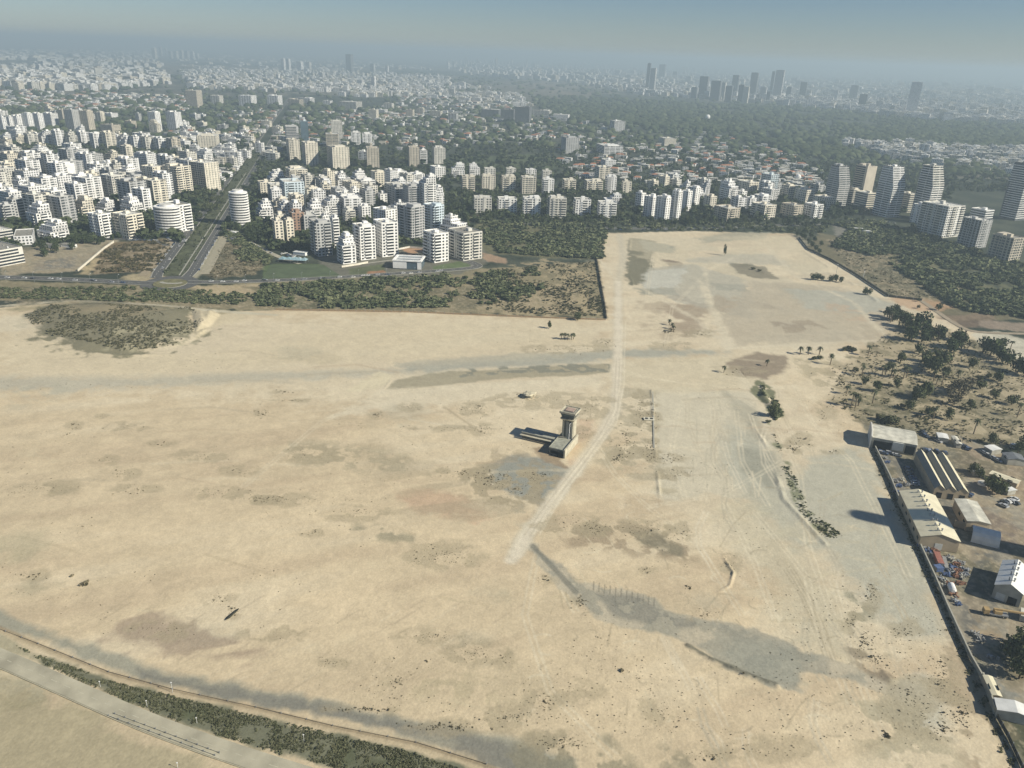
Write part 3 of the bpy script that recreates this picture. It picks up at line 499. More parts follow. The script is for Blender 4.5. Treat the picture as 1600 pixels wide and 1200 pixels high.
def solve(uL, uR, vb, vt, phi, ratio):
    """world centre, width, depth, height of a box whose base and top stand where they stand in the photograph"""
    uc = (uL + uR) / 2; cx, cy = (float(c) for c in g(uc, vb)); w = 15.0
    a = np.array([cos(phi), sin(phi)]); b = np.array([-sin(phi), cos(phi)])
    for _ in range(14):
        P = [np.array([cx, cy]) + sx * a * w / 2 + sy * b * w * ratio / 2 for sx in (-1, 1) for sy in (-1, 1)]
        pr = [proj(p[0], p[1], 0) for p in P]; us = [q[0] for q in pr]; vs = [q[1] for q in pr]
        w *= max(.5, min(2, (uR - uL) / (max(us) - min(us))))
        x0, y0 = g(uc, 400); du = uc - (max(us) + min(us)) / 2; dv = vb - max(vs)
        c0 = proj(cx, cy, 0); nx, ny = g(c0[0] + du, c0[1] + dv); cx, cy = float(nx), float(ny)
    i = int(np.argmax(vs)); lo, hi = 2.0, 400.0
    for _ in range(26):
        m_ = (lo + hi) / 2
        if proj(P[i][0], P[i][1], m_)[1] > vt: lo = m_
        else: hi = m_
    return cx, cy, w, w * ratio, lo
NUM = 'zero one two three four five six seven eight nine ten eleven twelve thirteen fourteen fifteen sixteen seventeen eighteen nineteen twenty'.split()
def num(n):
    if n <= 20: return NUM[n]
    return {2: 'twenty', 3: 'thirty', 4: 'forty', 5: 'fifty', 6: 'sixty', 7: 'seventy'}[n // 10] + ('' if n % 10 == 0 else '-' + NUM[n % 10])
ORD = 'zeroth first second third fourth fifth sixth seventh eighth ninth tenth eleventh twelfth thirteenth fourteenth fifteenth sixteenth seventeenth eighteenth nineteenth twentieth'.split()
def ordw(n):
    if n <= 20: return ORD[n]
    t = {2: 'twent', 3: 'thirt', 4: 'fort', 5: 'fift'}[n // 10]
    return t + 'ieth' if n % 10 == 0 else t + 'y-' + ORD[n % 10]
STYLE = {'a': 'balconied', 'p': 'plain', 's': 'stepped', 'r': 'curved', 't': 'striped', 'o': 'banded', 'k': 'glass', 'u': 'terraced', 'l': 'flat-roofed'}
PLACED = []           # (x, y, radius)
N_ROWS = [0]
def rooftop(root, rng, w, d, h, t, detail, roofmat=None):
    r = MB(); r.box(-w / 2 + .25, w / 2 - .25, -d / 2 + .25, d / 2 - .25, h - .3, h + .02, 0)
    for _ in range(3 if detail else 2):
        x, y = rng.uniform(-w * .38, w * .38), rng.uniform(-d * .38, d * .38); s = rng.uniform(.6, 1.4); r.box(x - s, x + s, y - s * .6, y + s * .6, h + .02, h + rng.uniform(.5, 1.1), 0)
    r.build('roof', roofmat or rng.choice([M_ROOF, M_ROOF, M_RDARK]), root)
    sw = min(4.5, w * .3); x, y = rng.uniform(-w * .2, w * .2), rng.uniform(-d * .15, d * .2)
    b = MB(); b.box(x - sw / 2, x + sw / 2, y - sw * .4, y + sw * .5, h + .02, h + rng.uniform(2.6, 4.2), 0); b.build('stair_head', M_WALL[t], root)
    if detail:
        for _ in range(rng.randint(1, 4)): place_mesh('water_tank', small_mesh('tank'), root, (rng.uniform(-w * .4, w * .4), rng.uniform(-d * .4, d * .4), h + .02))
def parapet(b, x0, x1, y0, y1, z, hgt=1.0, th=.25, mi=0):
    b.box(x0, x1, y0, y0 + th, z, z + hgt, mi); b.box(x0, x1, y1 - th, y1, z, z + hgt, mi); b.box(x0, x0 + th, y0 + th, y1 - th, z, z + hgt, mi); b.box(x1 - th, x1, y0 + th, y1 - th, z, z + hgt, mi)
def building(spec, phi, where, n, group, detail, kind='apartment_building', cat='apartment building', noun='block'):
    uL, uR, vb, vt, st, t = spec[:6]; ratio = spec[6] if len(spec) > 6 else .8
    cx, cy, w, d, h = spec[7] if len(spec) > 7 and spec[7] else solve(uL, uR, vb, vt, phi, ratio)
    rng = random.Random(int(abs(cx) * 31 + abs(cy) * 17)); PLACED.append((cx, cy, hypot(w, d) / 2))
    nf = max(1, int(round(h / 3.1))); fh = h / nf
    root = empty(kind, (cx, cy, 0), phi)
    lab = '%s %s-storey %s %s, %s %s' % (TINT[t][1], num(nf), STYLE[st], noun, n, where)
    tag(root, lab, cat, group)
    # direction to the camera in the building's own frame: which faces the photograph can see
    cxl = -cx * cos(phi) - cy * sin(phi); cyl = cx * sin(phi) - cy * cos(phi); L = hypot(cxl, cyl); cxl /= L; cyl /= L
    faces = [(rz, nx, ny, ww) for rz, nx, ny, ww in ((0, 0, -1, w), (pi / 2, 1, 0, d), (pi, 0, 1, w), (-pi / 2, -1, 0, d)) if nx * cxl + ny * cyl > .08]
    top_cut = {'s': 3, 'u': min(8, nf // 2)}.get(st, 0); top_cut = min(top_cut, nf - 1)
    base_n = nf - top_cut; bh = base_n * fh
    wm = M_WALL[t] if detail and st not in 'ktu' else fac(t, {'a': 'a', 'p': 'p', 's': 'a', 'o': 'b', 't': 't', 'u': 'b', 'k': 'b', 'l': 'p', 'r': 'b'}[st])
    if st == 'k': wm = M_BLUEG
    if st == 'r':
        N = 26; R = w / 2; pts = []
        for k in range(N): a_ = 2 * pi * k / N; pts.append((R * cos(a_), d / 2 * sin(a_)))
        b = MB(); b.prism([(x * .9, y * .9) for x, y in pts], 0, h, 0, 1); b.build('wall', [M_GLASS, M_ROOF], root)
        for f in range(nf):
            b = MB(); z = f * fh; s = 1 if f < nf - 1 else .95; b.prism([(x * s, y * s) for x, y in pts], z + fh * .82, z + fh * 1.28, 0); b.build('balcony', M_WALL['W'], root)
        b = MB(); b.prism([(x * .55, y * .55) for x, y in pts], h, h + 3.4, 0, 1); b.build('penthouse', [M_WALL['W'], M_ROOF], root)
        return root
    b = MB(); b.box(-w / 2, w / 2, -d / 2, d / 2, 0, bh, 0)
    side = 1 if rng.random() < .6 else -1; cutk = rng.uniform(.6, 1.5)
    tiers = [(-w / 2, w / 2, -d / 2, d / 2, bh)]
    if st == 's':
        for k in range(top_cut):
            c = (0, .3, .42)[min(k, 2)] * w * cutk; x0, x1 = (-w / 2, w / 2 - c) if side > 0 else (-w / 2 + c, w / 2); y0 = -d / 2 + (.16, .16, .38)[min(k, 2)] * d; z = bh + k * fh
            parapet(b, *tiers[-1][:4], z, .9); b.box(x0, x1, y0, d / 2 - .4, z, z + fh, 1); tiers.append((x0, x1, y0, d / 2 - .4, z + fh))
    if st == 'u':
        for k in range(top_cut):
            c = (k + 1) / top_cut * .34 * w; z = bh + k * fh
            b.box(-w / 2 + .02 * k, w / 2 - c, -d / 2 + .3 * k, d / 2 - .02 * k - .01, z, z + fh, 0); b.box(w / 2 - c, w / 2 - c + .34 * w / top_cut, -d / 2 + .3 * k, d / 2 - .1, z, z + .9, 0); tiers.append((-w / 2 + .02 * k, w / 2 - c, -d / 2 + .3 * k, d / 2 - .1, z + fh))
    x0, x1, y0, y1, z = tiers[-1]; parapet(b, x0, x1, y0, y1, z, 1.0)
    # stair core or pier standing proud of the facade
    if detail and st in 'ap' and w > 12:
        px = rng.uniform(-.25, .25) * w; b.box(px - 1.6, px + 1.6, -d / 2 - .5, -d / 2 + .01, 0, h + 1.6, 0)
    if st == 'u' or (detail and st in 'a' and nf > 11):
        for f in range(1, nf):
            lb = MB(); e = .55; za, zb = f * fh - .1, f * fh + .95
            if f >= nf - top_cut:
                X0, X1, Y0, Y1, Z0 = tiers[f - (nf - top_cut) + 1]; lb.box(X0 - .1, X1 + e, Y0 - e, Y0, za, zb, 0, True); lb.box(X1, X1 + e, Y0, Y1, za, zb, 0, True)
            else:
                lb.box(-w / 2 + w * .1, w / 2 + e, -d / 2 - e, -d / 2, za, zb, 0, True); lb.box(w / 2, w / 2 + e, -d / 2, d / 2 - 1.5, za, zb, 0, True)
            lb.build('balcony', M_WALL['W' if t in 'WDO' else t], root)
    b.build('wall', [wm, fac(t, 'p')], root)
    rw, rd, rx, ry = x1 - x0, y1 - y0, (x0 + x1) / 2, (y0 + y1) / 2
    r = MB(); r.box(x0 + .25, x1 - .25, y0 + .25, y1 - .25, z - .3, z + .03, 0)
    for _ in range(3 if detail else 1):
        x, y = rx + rng.uniform(-rw * .36, rw * .36), ry + rng.uniform(-rd * .36, rd * .36); s = rng.uniform(.6, 1.5); r.box(x - s, x + s, y - s * .6, y + s * .6, z + .03, z + rng.uniform(.5, 1.2), 0)
    r.build('roof', rng.choice([M_ROOF, M_ROOF, M_RDARK]), root)
    if st != 'l':
        sw = min(5, rw * .36); x, y = rx + rng.uniform(-.15, .15) * rw, ry + rng.uniform(-.1, .15) * rd
        s_ = MB(); s_.box(x - sw / 2, x + sw / 2, y - sw * .45, y + sw * .45, z + .03, z + rng.uniform(2.6, 4.4), 0); s_.build('stair_head', M_WALL[t], root)
        if rng.random() < .45 and nf > 5:
            s2 = MB(); x = rx - .28 * rw * (1 if x > rx else -1); s2.box(x - rw * .15, x + rw * .15, ry - rd * .3, ry + rd * .3, z + .03, z + 2.9, 0); s2.build('penthouse', M_WALL[t], root)
    if detail:
        for _ in range(rng.randint(1, 3)): place_mesh('water_tank', small_mesh('tank'), root, (rx + rng.uniform(-rw * .4, rw * .4), ry + rng.uniform(-rd * .4, rd * .4), z + .03))
        if st in 'ku': faces = []
        nw = nb = 0
        for rz, nx, ny, ww in faces:
            nbay = max(2, int(ww / 3.7)); bw = ww / nbay; pat = rng.choice(['wbbw', 'bbw', 'wbb', 'wwbb']) if st in 'asu' else ('w' if st != 'o' else 'b')
            i = 0
            while i < nbay:
                c = pat[i % len(pat)]
                if c == 'b' and st in 'asu' and i + 1 < nbay: width, cc, i2 = bw * 2 * .92, (i + 1) * bw, i + 2
                else: c = 'w' if st != 'o' else 'o'; width, cc, i2 = bw, (i + .5) * bw, i + 1
                for f in range(base_n):
                    zf = f * fh; loc_t = -ww / 2 + cc
                    off = (w if abs(ny) else d) / 2
                    off = (d if abs(ny) else w) / 2
                    lx, ly = loc_t * cos(rz) + off * sin(rz), loc_t * sin(rz) - off * cos(rz)
                    if c == 'b' and f > 0:
                        if nb >= 96: continue
                        place_mesh('balcony', balcony_mesh(width, t if t != 'R' else 'W'), root, (lx, ly, zf + .15), rz); nb += 1
                    else:
                        if nw >= 98: continue
                        wd = {'o': bw * .98, 'w': min(2.1, bw * .58), 'b': width * .8}[c]
                        place_mesh('window', window_mesh(wd, 1.7), root, (lx, ly, zf + fh * .3), rz); nw += 1
                i = i2
    return root
def row(where, phi_deg, specs, detail=True, group=None, kind='apartment_building', cat='apartment building', noun='block', nth=True):
    specs = sorted(specs, key=lambda s: s[0] + s[1])
    for k, s in enumerate(specs):
        n = (ordw(k + 1) + ' from left in') if len(specs) > 1 else 'in'
        building(s, radians(phi_deg), where, n, group or ('apartment blocks in ' + where), detail, kind, cat, noun)
def auto(str_):  # "uL,uR,vb,vt,st,t[,ratio]" items
    out = []
    for it in str_.split():
        p = it.split(','); out.append((float(p[0]), float(p[1]), float(p[2]), float(p[3]), p[4], p[5]) + ((float(p[6]),) if len(p) > 6 else ()))
    return out
# ---- west quarter, left of the boulevard
row('the front row left of the boulevard', -30, auto('60,110,378,352,s,W 143,179,373,337,a,W 180,228,374,338,a,C'))
building((236, 296, 371, 328, 'r', 'W', .8), radians(-20), 'the lot beside the boulevard roundabout', 'on', 'curved apartment towers', True)
building((262, 303, 362, 322, 'a', 'W', .5), radians(-35), 'the curved block left of the boulevard', 'behind', 'apartment blocks beside the boulevard', True)
building((356, 398, 356, 304, 'r', 'W', .9), radians(-15), 'the boulevard\'s right edge', 'standing at', 'curved apartment towers', True)
row('the second row left of the boulevard', -30, auto('0,28,352,322,a,G 14,44,347,313,a,G 44,84,357,322,s,W 70,110,337,300,a,W 114,150,342,312,s,C 150,182,338,316,s,W 190,226,342,312,s,W'))
row('the third row left of the boulevard', -30, auto('0,26,318,290,a,O 22,60,318,290,s,G 78,122,290,258,o,W 112,150,305,276,s,W 163,200,314,276,a,O 205,252,318,283,a,C 130,160,296,266,s,W'))
row('the tall row left of the boulevard', -28, auto('0,30,283,256,a,C 30,66,282,250,s,O 226,262,302,262,p,C 259,303,304,262,a,C 300,346,300,256,t,C 186,226,290,264,s,W 155,190,283,257,s,W'))
row('the rooftops behind the tall row', -30, auto('0,24,262,236,s,W 20,52,263,240,s,W 55,82,258,240,s,O 84,110,262,243,s,W 112,136,262,246,p,C 140,166,262,247,s,W 168,196,260,244,a,C 200,222,262,248,p,W 222,246,256,240,s,W 262,286,262,246,a,C 290,312,262,246,s,W 305,334,256,235,s,W'))
# ---- centre quarter, right of the boulevard
row('the front row above the playing field', -60, auto('428,445,382,347,p,C .8'.replace(' .8', '')) + auto('446,461,377,345,p,C 453,477,364,334,a,R 470,496,364,338,a,G'))
row('the white group above the glass pavilion', -58, auto('488,520,401,350,a,G 518,532,388,342,a,W 527,557,413,372,s,W 553,588,407,356,a,W 585,623,402,350,a,W'))
row('the cluster behind the glass pavilion', -40, auto('584,622,365,330,p,W 622,664,380,325,a,G 662,694,372,323,a,B 688,730,382,344,s,W'))
row('the last row before the scrub', -52, auto('662,701,411,367,a,W 700,753,408,366,a,O'))
row('the middle of the centre quarter', -58, auto('402,428,345,318,s,W 422,452,338,312,s,C 452,476,334,306,p,C 478,506,346,318,s,W 500,532,342,312,s,W 526,556,336,304,a,W 548,562,322,296,p,W 560,580,346,324,p,W 430,450,360,338,a,C 500,520,360,336,s,W 536,556,352,330,a,O'))
row('the back of the centre quarter', -62, auto('404,426,306,286,p,C 420,446,318,290,a,O 440,478,328,286,a,B 418,446,288,270,s,W 448,482,292,266,a,C 484,510,292,278,s,W 512,536,290,272,o,O 520,548,294,279,a,W 548,574,286,270,s,W 557,587,303,283,a,W 580,604,292,270,p,C 612,636,288,269,a,W 640,664,290,273,a,W 672,696,282,262,p,W 602,632,318,290,a,O 630,660,335,292,a,G 655,682,336,276,s,W 476,500,312,296,s,W 560,582,322,300,p,W 590,606,318,304,p,W'))
# ---- Ramat blocks
row('the upper row facing the sand', 9, auto('705,726,278,258,s,W 733,750,277,258,s,W 756,774,282,264,p,O 721,742,301,277,a,C 752,774,300,276,p,C 783,805,300,277,a,C 813,837,303,278,t,C 846,865,304,281,a,W 878,899,304,282,a,C 912,941,302,284,a,C 944,962,302,277,a,W 970,986,301,285,p,C 790,806,278,264,p,O 820,838,276,266,p,W 846,862,280,268,p,O'))
row('the lower row facing the sand', 7, auto('740,768,333,310,p,O 777,807,333,312,a,W 816,844,337,311,a,W 855,884,341,311,a,O 895,922,339,313,a,W 932,962,344,318,a,W 942,972,320,306,s,W'))
row('the white group at the sand\'s edge', -50, auto('991,1007,331,303,p,W 1004,1027,340,309,p,W 1022,1048,347,310,p,W 1046,1062,347,300,p,W 1062,1079,330,300,a,W 1074,1092,320,294,a,W 1010,1028,298,284,a,C 1028,1045,292,277,p,C 1046,1064,292,282,a,O 1060,1078,298,285,s,W'))
row('the row right of the white group', -62, auto('1098,1118,327,308,p,C 1114,1154,348,327,a,T 1122,1151,315,286,s,W 1151,1185,303,286,p,C 1186,1214,300,274,t,B 1188,1216,313,297,t,W 1172,1210,343,322,a,C 1150,1166,312,300,a,W 1218,1239,312,291,t,C 1218,1252,343,322,a,T 1254,1283,342,321,a,W 1240,1271,318,298,p,C 1268,1303,328,310,p,C 1140,1160,326,314,p,O'))
row('the low wings under the terraced towers', -66, auto('1291,1318,318,292,o,C 1312,1343,322,297,o,C 1332,1366,330,303,o,C 1400,1428,332,304,o,C'), cat='apartment building')
row('the line of tall towers by the road', -68, auto('1286,1322,322,262,u,G 1326,1358,322,261,o,T 1362,1404,340,263,u,W 1421,1462,346,262,u,O'), kind='terraced_tower', cat='tower', noun='tower', group='terraced towers by the road')
row('the dark group below the terraced towers', -64, auto('1421,1446,350,322,p,W 1430,1496,372,324,a,O 1494,1540,388,346,t,G 1512,1548,352,330,o,W 1541,1592,411,374,t,T'))
building((1560, 1600, 345, 258, 'u', 'D', .8), radians(-66), 'the frame\'s right edge', 'dark against the trees at', 'terraced towers by the road', True, 'terraced_tower', 'tower', 'residential tower')
# ---- towers of the middle distance
row('the three pale towers above the trees', -62, auto('449,470,250,219,t,C .8'.replace(' .8', '')) + auto('473,499,259,224,t,C 512,547,264,231,t,C'), kind='apartment_tower', cat='tower', noun='tower', group='pale towers beside the boulevard')
row('the pair behind the pale towers', -70, auto('448,469,240,198,o,G 470,483,222,190,k,B'), kind='office_tower', cat='office tower', noun='office tower', group='office towers beside the boulevard')
row('the slabs among the villas', -76, auto('573,593,262,232,t,T 638,656,260,231,t,T 655,668,256,236,o,W 676,696,256,232,t,O 518,536,220,190,p,O 510,530,232,210,o,T 876,904,240,216,t,G 549,564,226,208,a,W 566,582,226,210,a,W 928,952,284,262,a,C 938,962,264,251,p,W 310,344,232,213,t,C 931,973,242,229,o,W 952,976,205,190,o,W 1028,1056,228,217,p,C'), False)
row('the white slabs at the far left', -18, auto('0,14,207,184,t,W 10,26,206,183,t,W 20,40,206,182,t,W 38,56,206,178,t,W 54,72,204,178,t,W 70,94,201,178,p,W 92,106,190,172,t,T 104,128,203,172,t,G 128,150,203,174,t,T 150,166,192,176,a,C 158,190,208,196,p,T 212,222,190,178,p,G 234,254,205,176,t,W 262,286,204,176,t,W 196,214,200,190,t,T'), False)
row('the long stepped row at the left', -40, auto('0,20,226,210,s,W 18,42,229,213,s,C 40,62,229,210,a,O 60,84,228,206,s,W 84,104,230,205,a,W 104,124,231,207,s,O 122,142,228,207,a,W 142,162,232,209,a,W 160,184,233,208,a,C 182,204,231,212,s,W 204,224,236,214,a,W 222,242,237,215,a,O 242,262,238,217,a,W 262,284,240,218,a,T 56,74,238,226,p,C 104,118,226,218,p,W'), False)
row('the loose blocks near the old neighbourhood', -12, auto('330,352,240,228,s,W 350,370,238,226,a,W 296,316,240,228,s,W 372,394,248,236,a,W 400,414,240,224,a,W 355,372,262,248,a,O 560,580,250,238,a,W 340,358,206,196,a,G 384,398,222,210,a,T 292,318,168,142,p,T 330,350,163,150,a,O 374,402,166,150,a,W 418,442,164,150,a,W 450,475,168,156,o,T 466,492,164,154,o,W 530,566,172,160,o,O 576,592,188,172,p,C 634,648,184,172,t,T 650,664,180,170,o,C 672,692,184,174,o,C 700,716,190,178,a,G 600,616,172,162,a,O 505,520,166,158,a,W 586,606,180,172,o,W'), False)
row('the complex past the villas', -12, auto('752,784,186,172,p,D .4'.replace(' .4', '')) + auto('782,806,190,172,p,D 804,830,194,168,p,D 828,862,182,174,o,O 864,890,188,180,p,W'), False, kind='office_building', cat='office building', noun='office block', group='grey office complex')
# filler blocks in the dense quarters
def filler(where, poly, n, phi_deg, hr, wr, seed, tints='WWWWOCG', styles='sapa', detail=False, band=3, **kw):
    rng = random.Random(seed); out = []; us = [p[0] for p in poly]; vs = [p[1] for p in poly]; tries = 0
    while len(out) < n and tries < n * 60:
        tries += 1; u, v = rng.uniform(min(us), max(us)), rng.uniform(min(vs), max(vs))
        if not in_poly(np.array([u]), np.array([v]), poly)[0]: continue
        x, y = (float(c) for c in g(u, v)); w = rng.uniform(*wr); r = w * .62
        if any(hypot(x - a, y - b) < (r + c) * .86 for a, b, c in PLACED): continue
        h = rng.uniform(*hr); out.append((u, v, x, y, w, h)); PLACED.append((x, y, r))
    out.sort(key=lambda o: -o[1]); k = 0; b_i = 0; per = max(1, math.ceil(len(out) / band))
    for bi in range(band):
        part = sorted(out[bi * per:(bi + 1) * per], key=lambda o: o[0])
        nm = {0: 'nearest', 1: 'second', 2: 'third', 3: 'fourth', 4: 'fifth', 5: 'farthest'}[bi] + ' line of ' + where
        for j, (u, v, x, y, w, h) in enumerate(part):
            st = rng.choice(styles); t = rng.choice(tints); rt = rng.uniform(.6, 1)
            PLACED.remove((x, y, w * .62)); building((0, 0, 0, 0, st, t, rt, (x, y, w, w * rt, h)), radians(phi_deg + rng.choice([0, 0, 8, -6])), 'the ' + nm, ordw(j + 1) + ' from left in', 'apartment blocks of ' + where, detail, **kw)
BLVD_GAP = [(232, 440), (300, 440), (470, 150), (440, 150)]
filler('the dense left quarter', [(0, 262), (240, 250), (340, 262), (300, 300), (255, 316), (225, 345), (120, 350), (0, 352)], 50, -30, (22, 36), (18, 28), 5)
filler('the centre quarter', [(402, 300), (560, 290), (690, 300), (700, 330), (640, 340), (560, 360), (480, 365), (425, 360), (405, 330)], 30, -60, (18, 30), (16, 25), 8)
filler('the far left quarter', [(0, 180), (100, 172), (300, 208), (330, 232), (250, 236), (0, 252)], 26, -20, (14, 26), (18, 30), 9, band=2)
filler('the right quarter', [(1000, 280), (1100, 290), (1290, 300), (1290, 330), (1160, 335), (1100, 315)], 10, -62, (14, 24), (14, 20), 10, band=1)
print('buildings', len(PLACED))
# ================= special buildings =================
def from_roof(pts, z):
    """fit a rectangle to four roof corners seen in the photograph at height z: centre, angle, width, length"""
    P = [np.array([float(c) for c in g(u, v, z)]) for u, v in pts]; c = sum(P) / 4
    e1 = (P[1] - P[0] + P[2] - P[3]) / 2; e2 = (P[3] - P[0] + P[2] - P[1]) / 2
    ang = atan2(-e2[1], -e2[0]) - pi / 2
    return c[0], c[1], ang, float(np.hypot(*e1)), float(np.hypot(*e2))
def corrugated(col, var=.12):
    m = mat('corrugated_sheet', col, .45, var, .25, 0, .4); t = m.node_tree; w = t.nodes.new('ShaderNodeTexWave'); w.inputs['Scale'].default_value = 1.1; w.inputs['Distortion'].default_value = 0; w.bands_direction = 'Y'
    tc = t.nodes.new('ShaderNodeTexCoord'); t.links.new(tc.outputs['Object'], w.inputs['Vector']); bp = t.nodes.new('ShaderNodeBump'); bp.inputs['Strength'].default_value = .35; bp.inputs['Distance'].default_value = .1
    t.links.new(w.outputs['Fac'], bp.inputs['Height']); t.links.new(bp.outputs[0], t.nodes['Principled BSDF'].inputs['Normal']); return m
M_SHEET = corrugated((.66, .61, .44)); M_SHEETW = corrugated((.72, .72, .68)); M_OLD = corrugated((.56, .54, .45), .3); M_BEIGE = mat('rendered_wall', (.40, .33, .23), .9, .15, .2); M_CONC = mat('concrete', (.36, .35, .30), .9, .25, .3)
M_DARK = mat('dark_opening', (.02, .022, .024), .9, .2, 1); M_DOORW = mat('door_paint', (.55, .56, .52), .7, .1, 1); M_FADE = mat('rust', (.22, .12, .08), .9, .3, .5)
def gabled(name, label, cat, pts, eave, rise, roofm, wallm, group=None, vents=0, doors=0, rib=False):
    cx, cy, ang, w, l = from_roof(pts, eave); root = empty(name, (cx, cy, 0), ang); tag(root, label, cat, group)
    b = MB(); hw, hl = w / 2, l / 2
    b.quad([(-hw, -hl, 0), (hw, -hl, 0), (hw, -hl, eave), (0, -hl, eave + rise), (-hw, -hl, eave)]); b.quad([(hw, hl, 0), (-hw, hl, 0), (-hw, hl, eave), (0, hl, eave + rise), (hw, hl, eave)])
    b.quad([(hw, -hl, 0), (hw, hl, 0), (hw, hl, eave), (hw, -hl, eave)]); b.quad([(-hw, hl, 0), (-hw, -hl, 0), (-hw, -hl, eave), (-hw, hl, eave)]); b.build('wall', wallm, root)
    r = MB(); o = .35; th = .18; k = rise / hw
    for s in (-1, 1):
        A = [(0, -hl - o, eave + rise + th), (s * (hw + o), -hl - o, eave - k * o + th), (s * (hw + o), hl + o, eave - k * o + th), (0, hl + o, eave + rise + th)]; B = [(x, y, z - th) for x, y, z in A]
        if s < 0: A = A[::-1]; B = B[::-1]
        r.quad(A); r.quad(B[::-1])
        for i in range(4): j = (i + 1) % 4; r.quad([B[i], B[j], A[j], A[i]])
    ro = r.build('roof', roofm, root)
    for i in range(vents):
        y = -hl + l * (i + .7) / (vents + .4); v = MB(); v.tube((.8, y, eave + rise - .4), (.8, y, eave + rise + 1.0), .28, n=8); v.tube((.8, y, eave + rise + 1.0), (.8, y, eave + rise + 1.35), .5, .35, n=8)
        v.tube((-1.0, y, eave + rise - .5), (-1.0, y, eave + rise + .9), .25, n=8); v.tube((-1.0, y, eave + rise + .9), (-1.0, y, eave + rise + 1.2), .45, .3, n=8); v.build('roof_vent', M_STEEL, ro)
    for i in range(doors):
        x = (i - (doors - 1) / 2) * w * .42; d = MB(); d.box(x - 1.6, x + 1.6, -hl - .08, -hl - .01, 0, 3.4); d.build('door', M_DOORW if i == 0 else M_DARK, root)
    for i in range(max(0, int(l / 7))):
        y = -hl + 3.5 + i * 7; d = MB(); d.box(-hw - .07, -hw - .01, y - 1.2, y + 1.2, 2.4, 3.8); d.build('window', M_DARK, root)
        d = MB(); d.box(hw + .01, hw + .07, y - 1.2, y + 1.2, 2.4, 3.8); d.build('window', M_DARK, root)
    return root
gabled('hangar', 'large cream-roofed hangar with a row of roof vents beside the boundary wall', 'hangar', [(1408, 768.5), (1459, 774), (1501.5, 846), (1438, 838)], 6, 2.4, M_SHEET, M_BEIGE, vents=9, doors=1)
gabled('warehouse', 'low flat-looking cream warehouse right of the vented hangar across the courtyard', 'warehouse', [(1491, 779), (1527, 785), (1547.5, 820), (1512, 812.5)], 5.5, .7, M_OLD, M_BEIGE)
gabled('hangar', 'bright white-roofed hangar with a small annex beside the asphalt yard', 'hangar', [(1571, 880), (1606, 886), (1601, 925), (1553, 917)], 6.5, 2.6, M_SHEETW, M_CONC, vents=4, doors=2)
gabled('shed', 'long narrow cream-roofed shed beyond the tree in the yard', 'shed', [(1546, 739), (1552, 737), (1594, 750), (1590, 757)], 3.2, .5, M_SHEET, M_BEIGE)
gabled('shed', 'small flat cream shed at the foot of the wall, bottom right', 'shed', [(1537, 1057), (1550, 1057), (1563, 1087), (1552, 1086)], 3, .3, M_SHEET, M_BEIGE)
gabled('shed', 'long white-roofed shed at the end of the wall, bottom right corner', 'shed', [(1556, 1095), (1612, 1103), (1616, 1120), (1562, 1113)], 3.6, 1.0, M_SHEETW, M_CONC)
gabled('shed', 'square pale shed roof among the parked trucks beside the top of the yard', 'shed', [(1540, 697), (1552, 695.5), (1563, 700), (1553, 706)], 3, .3, M_SHEETW, M_CONC)
gabled('shed', 'small white container office on the dirt between the hangars and the scrub', 'shed', [(1465, 677), (1478, 677.5), (1481, 684), (1468, 685)], 2.8, .2, M_SHEETW, M_CONC)
gabled('shed', 'narrow grey shed beside the small white container office', 'shed', [(1488, 682), (1494, 682), (1502, 693), (1496, 694)], 2.8, .3, M_OLD, M_CONC)
gabled('shed', 'small cream lean-to just below the long narrow shed', 'shed', [(1568, 762), (1576, 759), (1586, 764), (1578, 769)], 2.6, .2, M_SHEETW, M_CONC)
gabled('shed', 'dark grey gabled shed in the shade of the yard trees', 'shed', [(1573, 712), (1588, 706), (1597, 716), (1583, 722)], 3.4, 1.0, mat('grey_sheet', (.16, .17, .18), .6, .2, .5), M_CONC)
gabled('shed', 'low lean-to of pale boards beside the oval pond in the yard', 'shed', [(1520, 731), (1528, 729), (1532, 737), (1524, 739)], 2.4, .2, M_OLD, M_CONC)
# the old hangar with the white facade wall
cx, cy, ang, w, l = from_roof([(1362, 661.5), (1429, 673), (1432, 691.5), (1364.7, 686)], 7)
root = empty('old_hangar', (cx, cy, 0), ang); tag(root, 'old hangar with a streaked pale roof and a tall white gable end beside the sand', 'hangar')
b = MB(); b.box(-w / 2, w / 2, -l / 2 + .02, l / 2, 0, 6.7); b.build('wall', M_CONC, root)
b = MB(); n = 8
for i in range(n):
    a0, a1 = i / n, (i + 1) / n; f = lambda a: 6.75 + 1.5 * sin(pi * a)
    b.quad([(-w / 2 - .2, -l / 2 + a0 * l, f(a0)), (w / 2 + .3, -l / 2 + a0 * l, f(a0)), (w / 2 + .3, -l / 2 + a1 * l, f(a1)), (-w / 2 - .2, -l / 2 + a1 * l, f(a1))])
b.build('roof', M_OLD, root)
b = MB(); P = [(-l / 2 - .6, 0), (-l / 2 - .6, 7.6), (-l / 2 * .55, 9.3), (l / 2 * .55, 9.3), (l / 2 + .6, 7.6), (l / 2 + .6, 0)]
b.quad([(-w / 2 - .8, y, z) for y, z in P][::1]); b.quad([(-w / 2 - .25, y, z) for y, z in P][::-1])
for i in range(6): (y0, z0), (y1, z1) = P[i], P[(i + 1) % 6]; b.quad([(-w / 2 - .8, y0, z0), (-w / 2 - .8, y1, z1), (-w / 2 - .25, y1, z1), (-w / 2 - .25, y0, z0)])
b.build('gable_wall', M_WALL['O'], root)
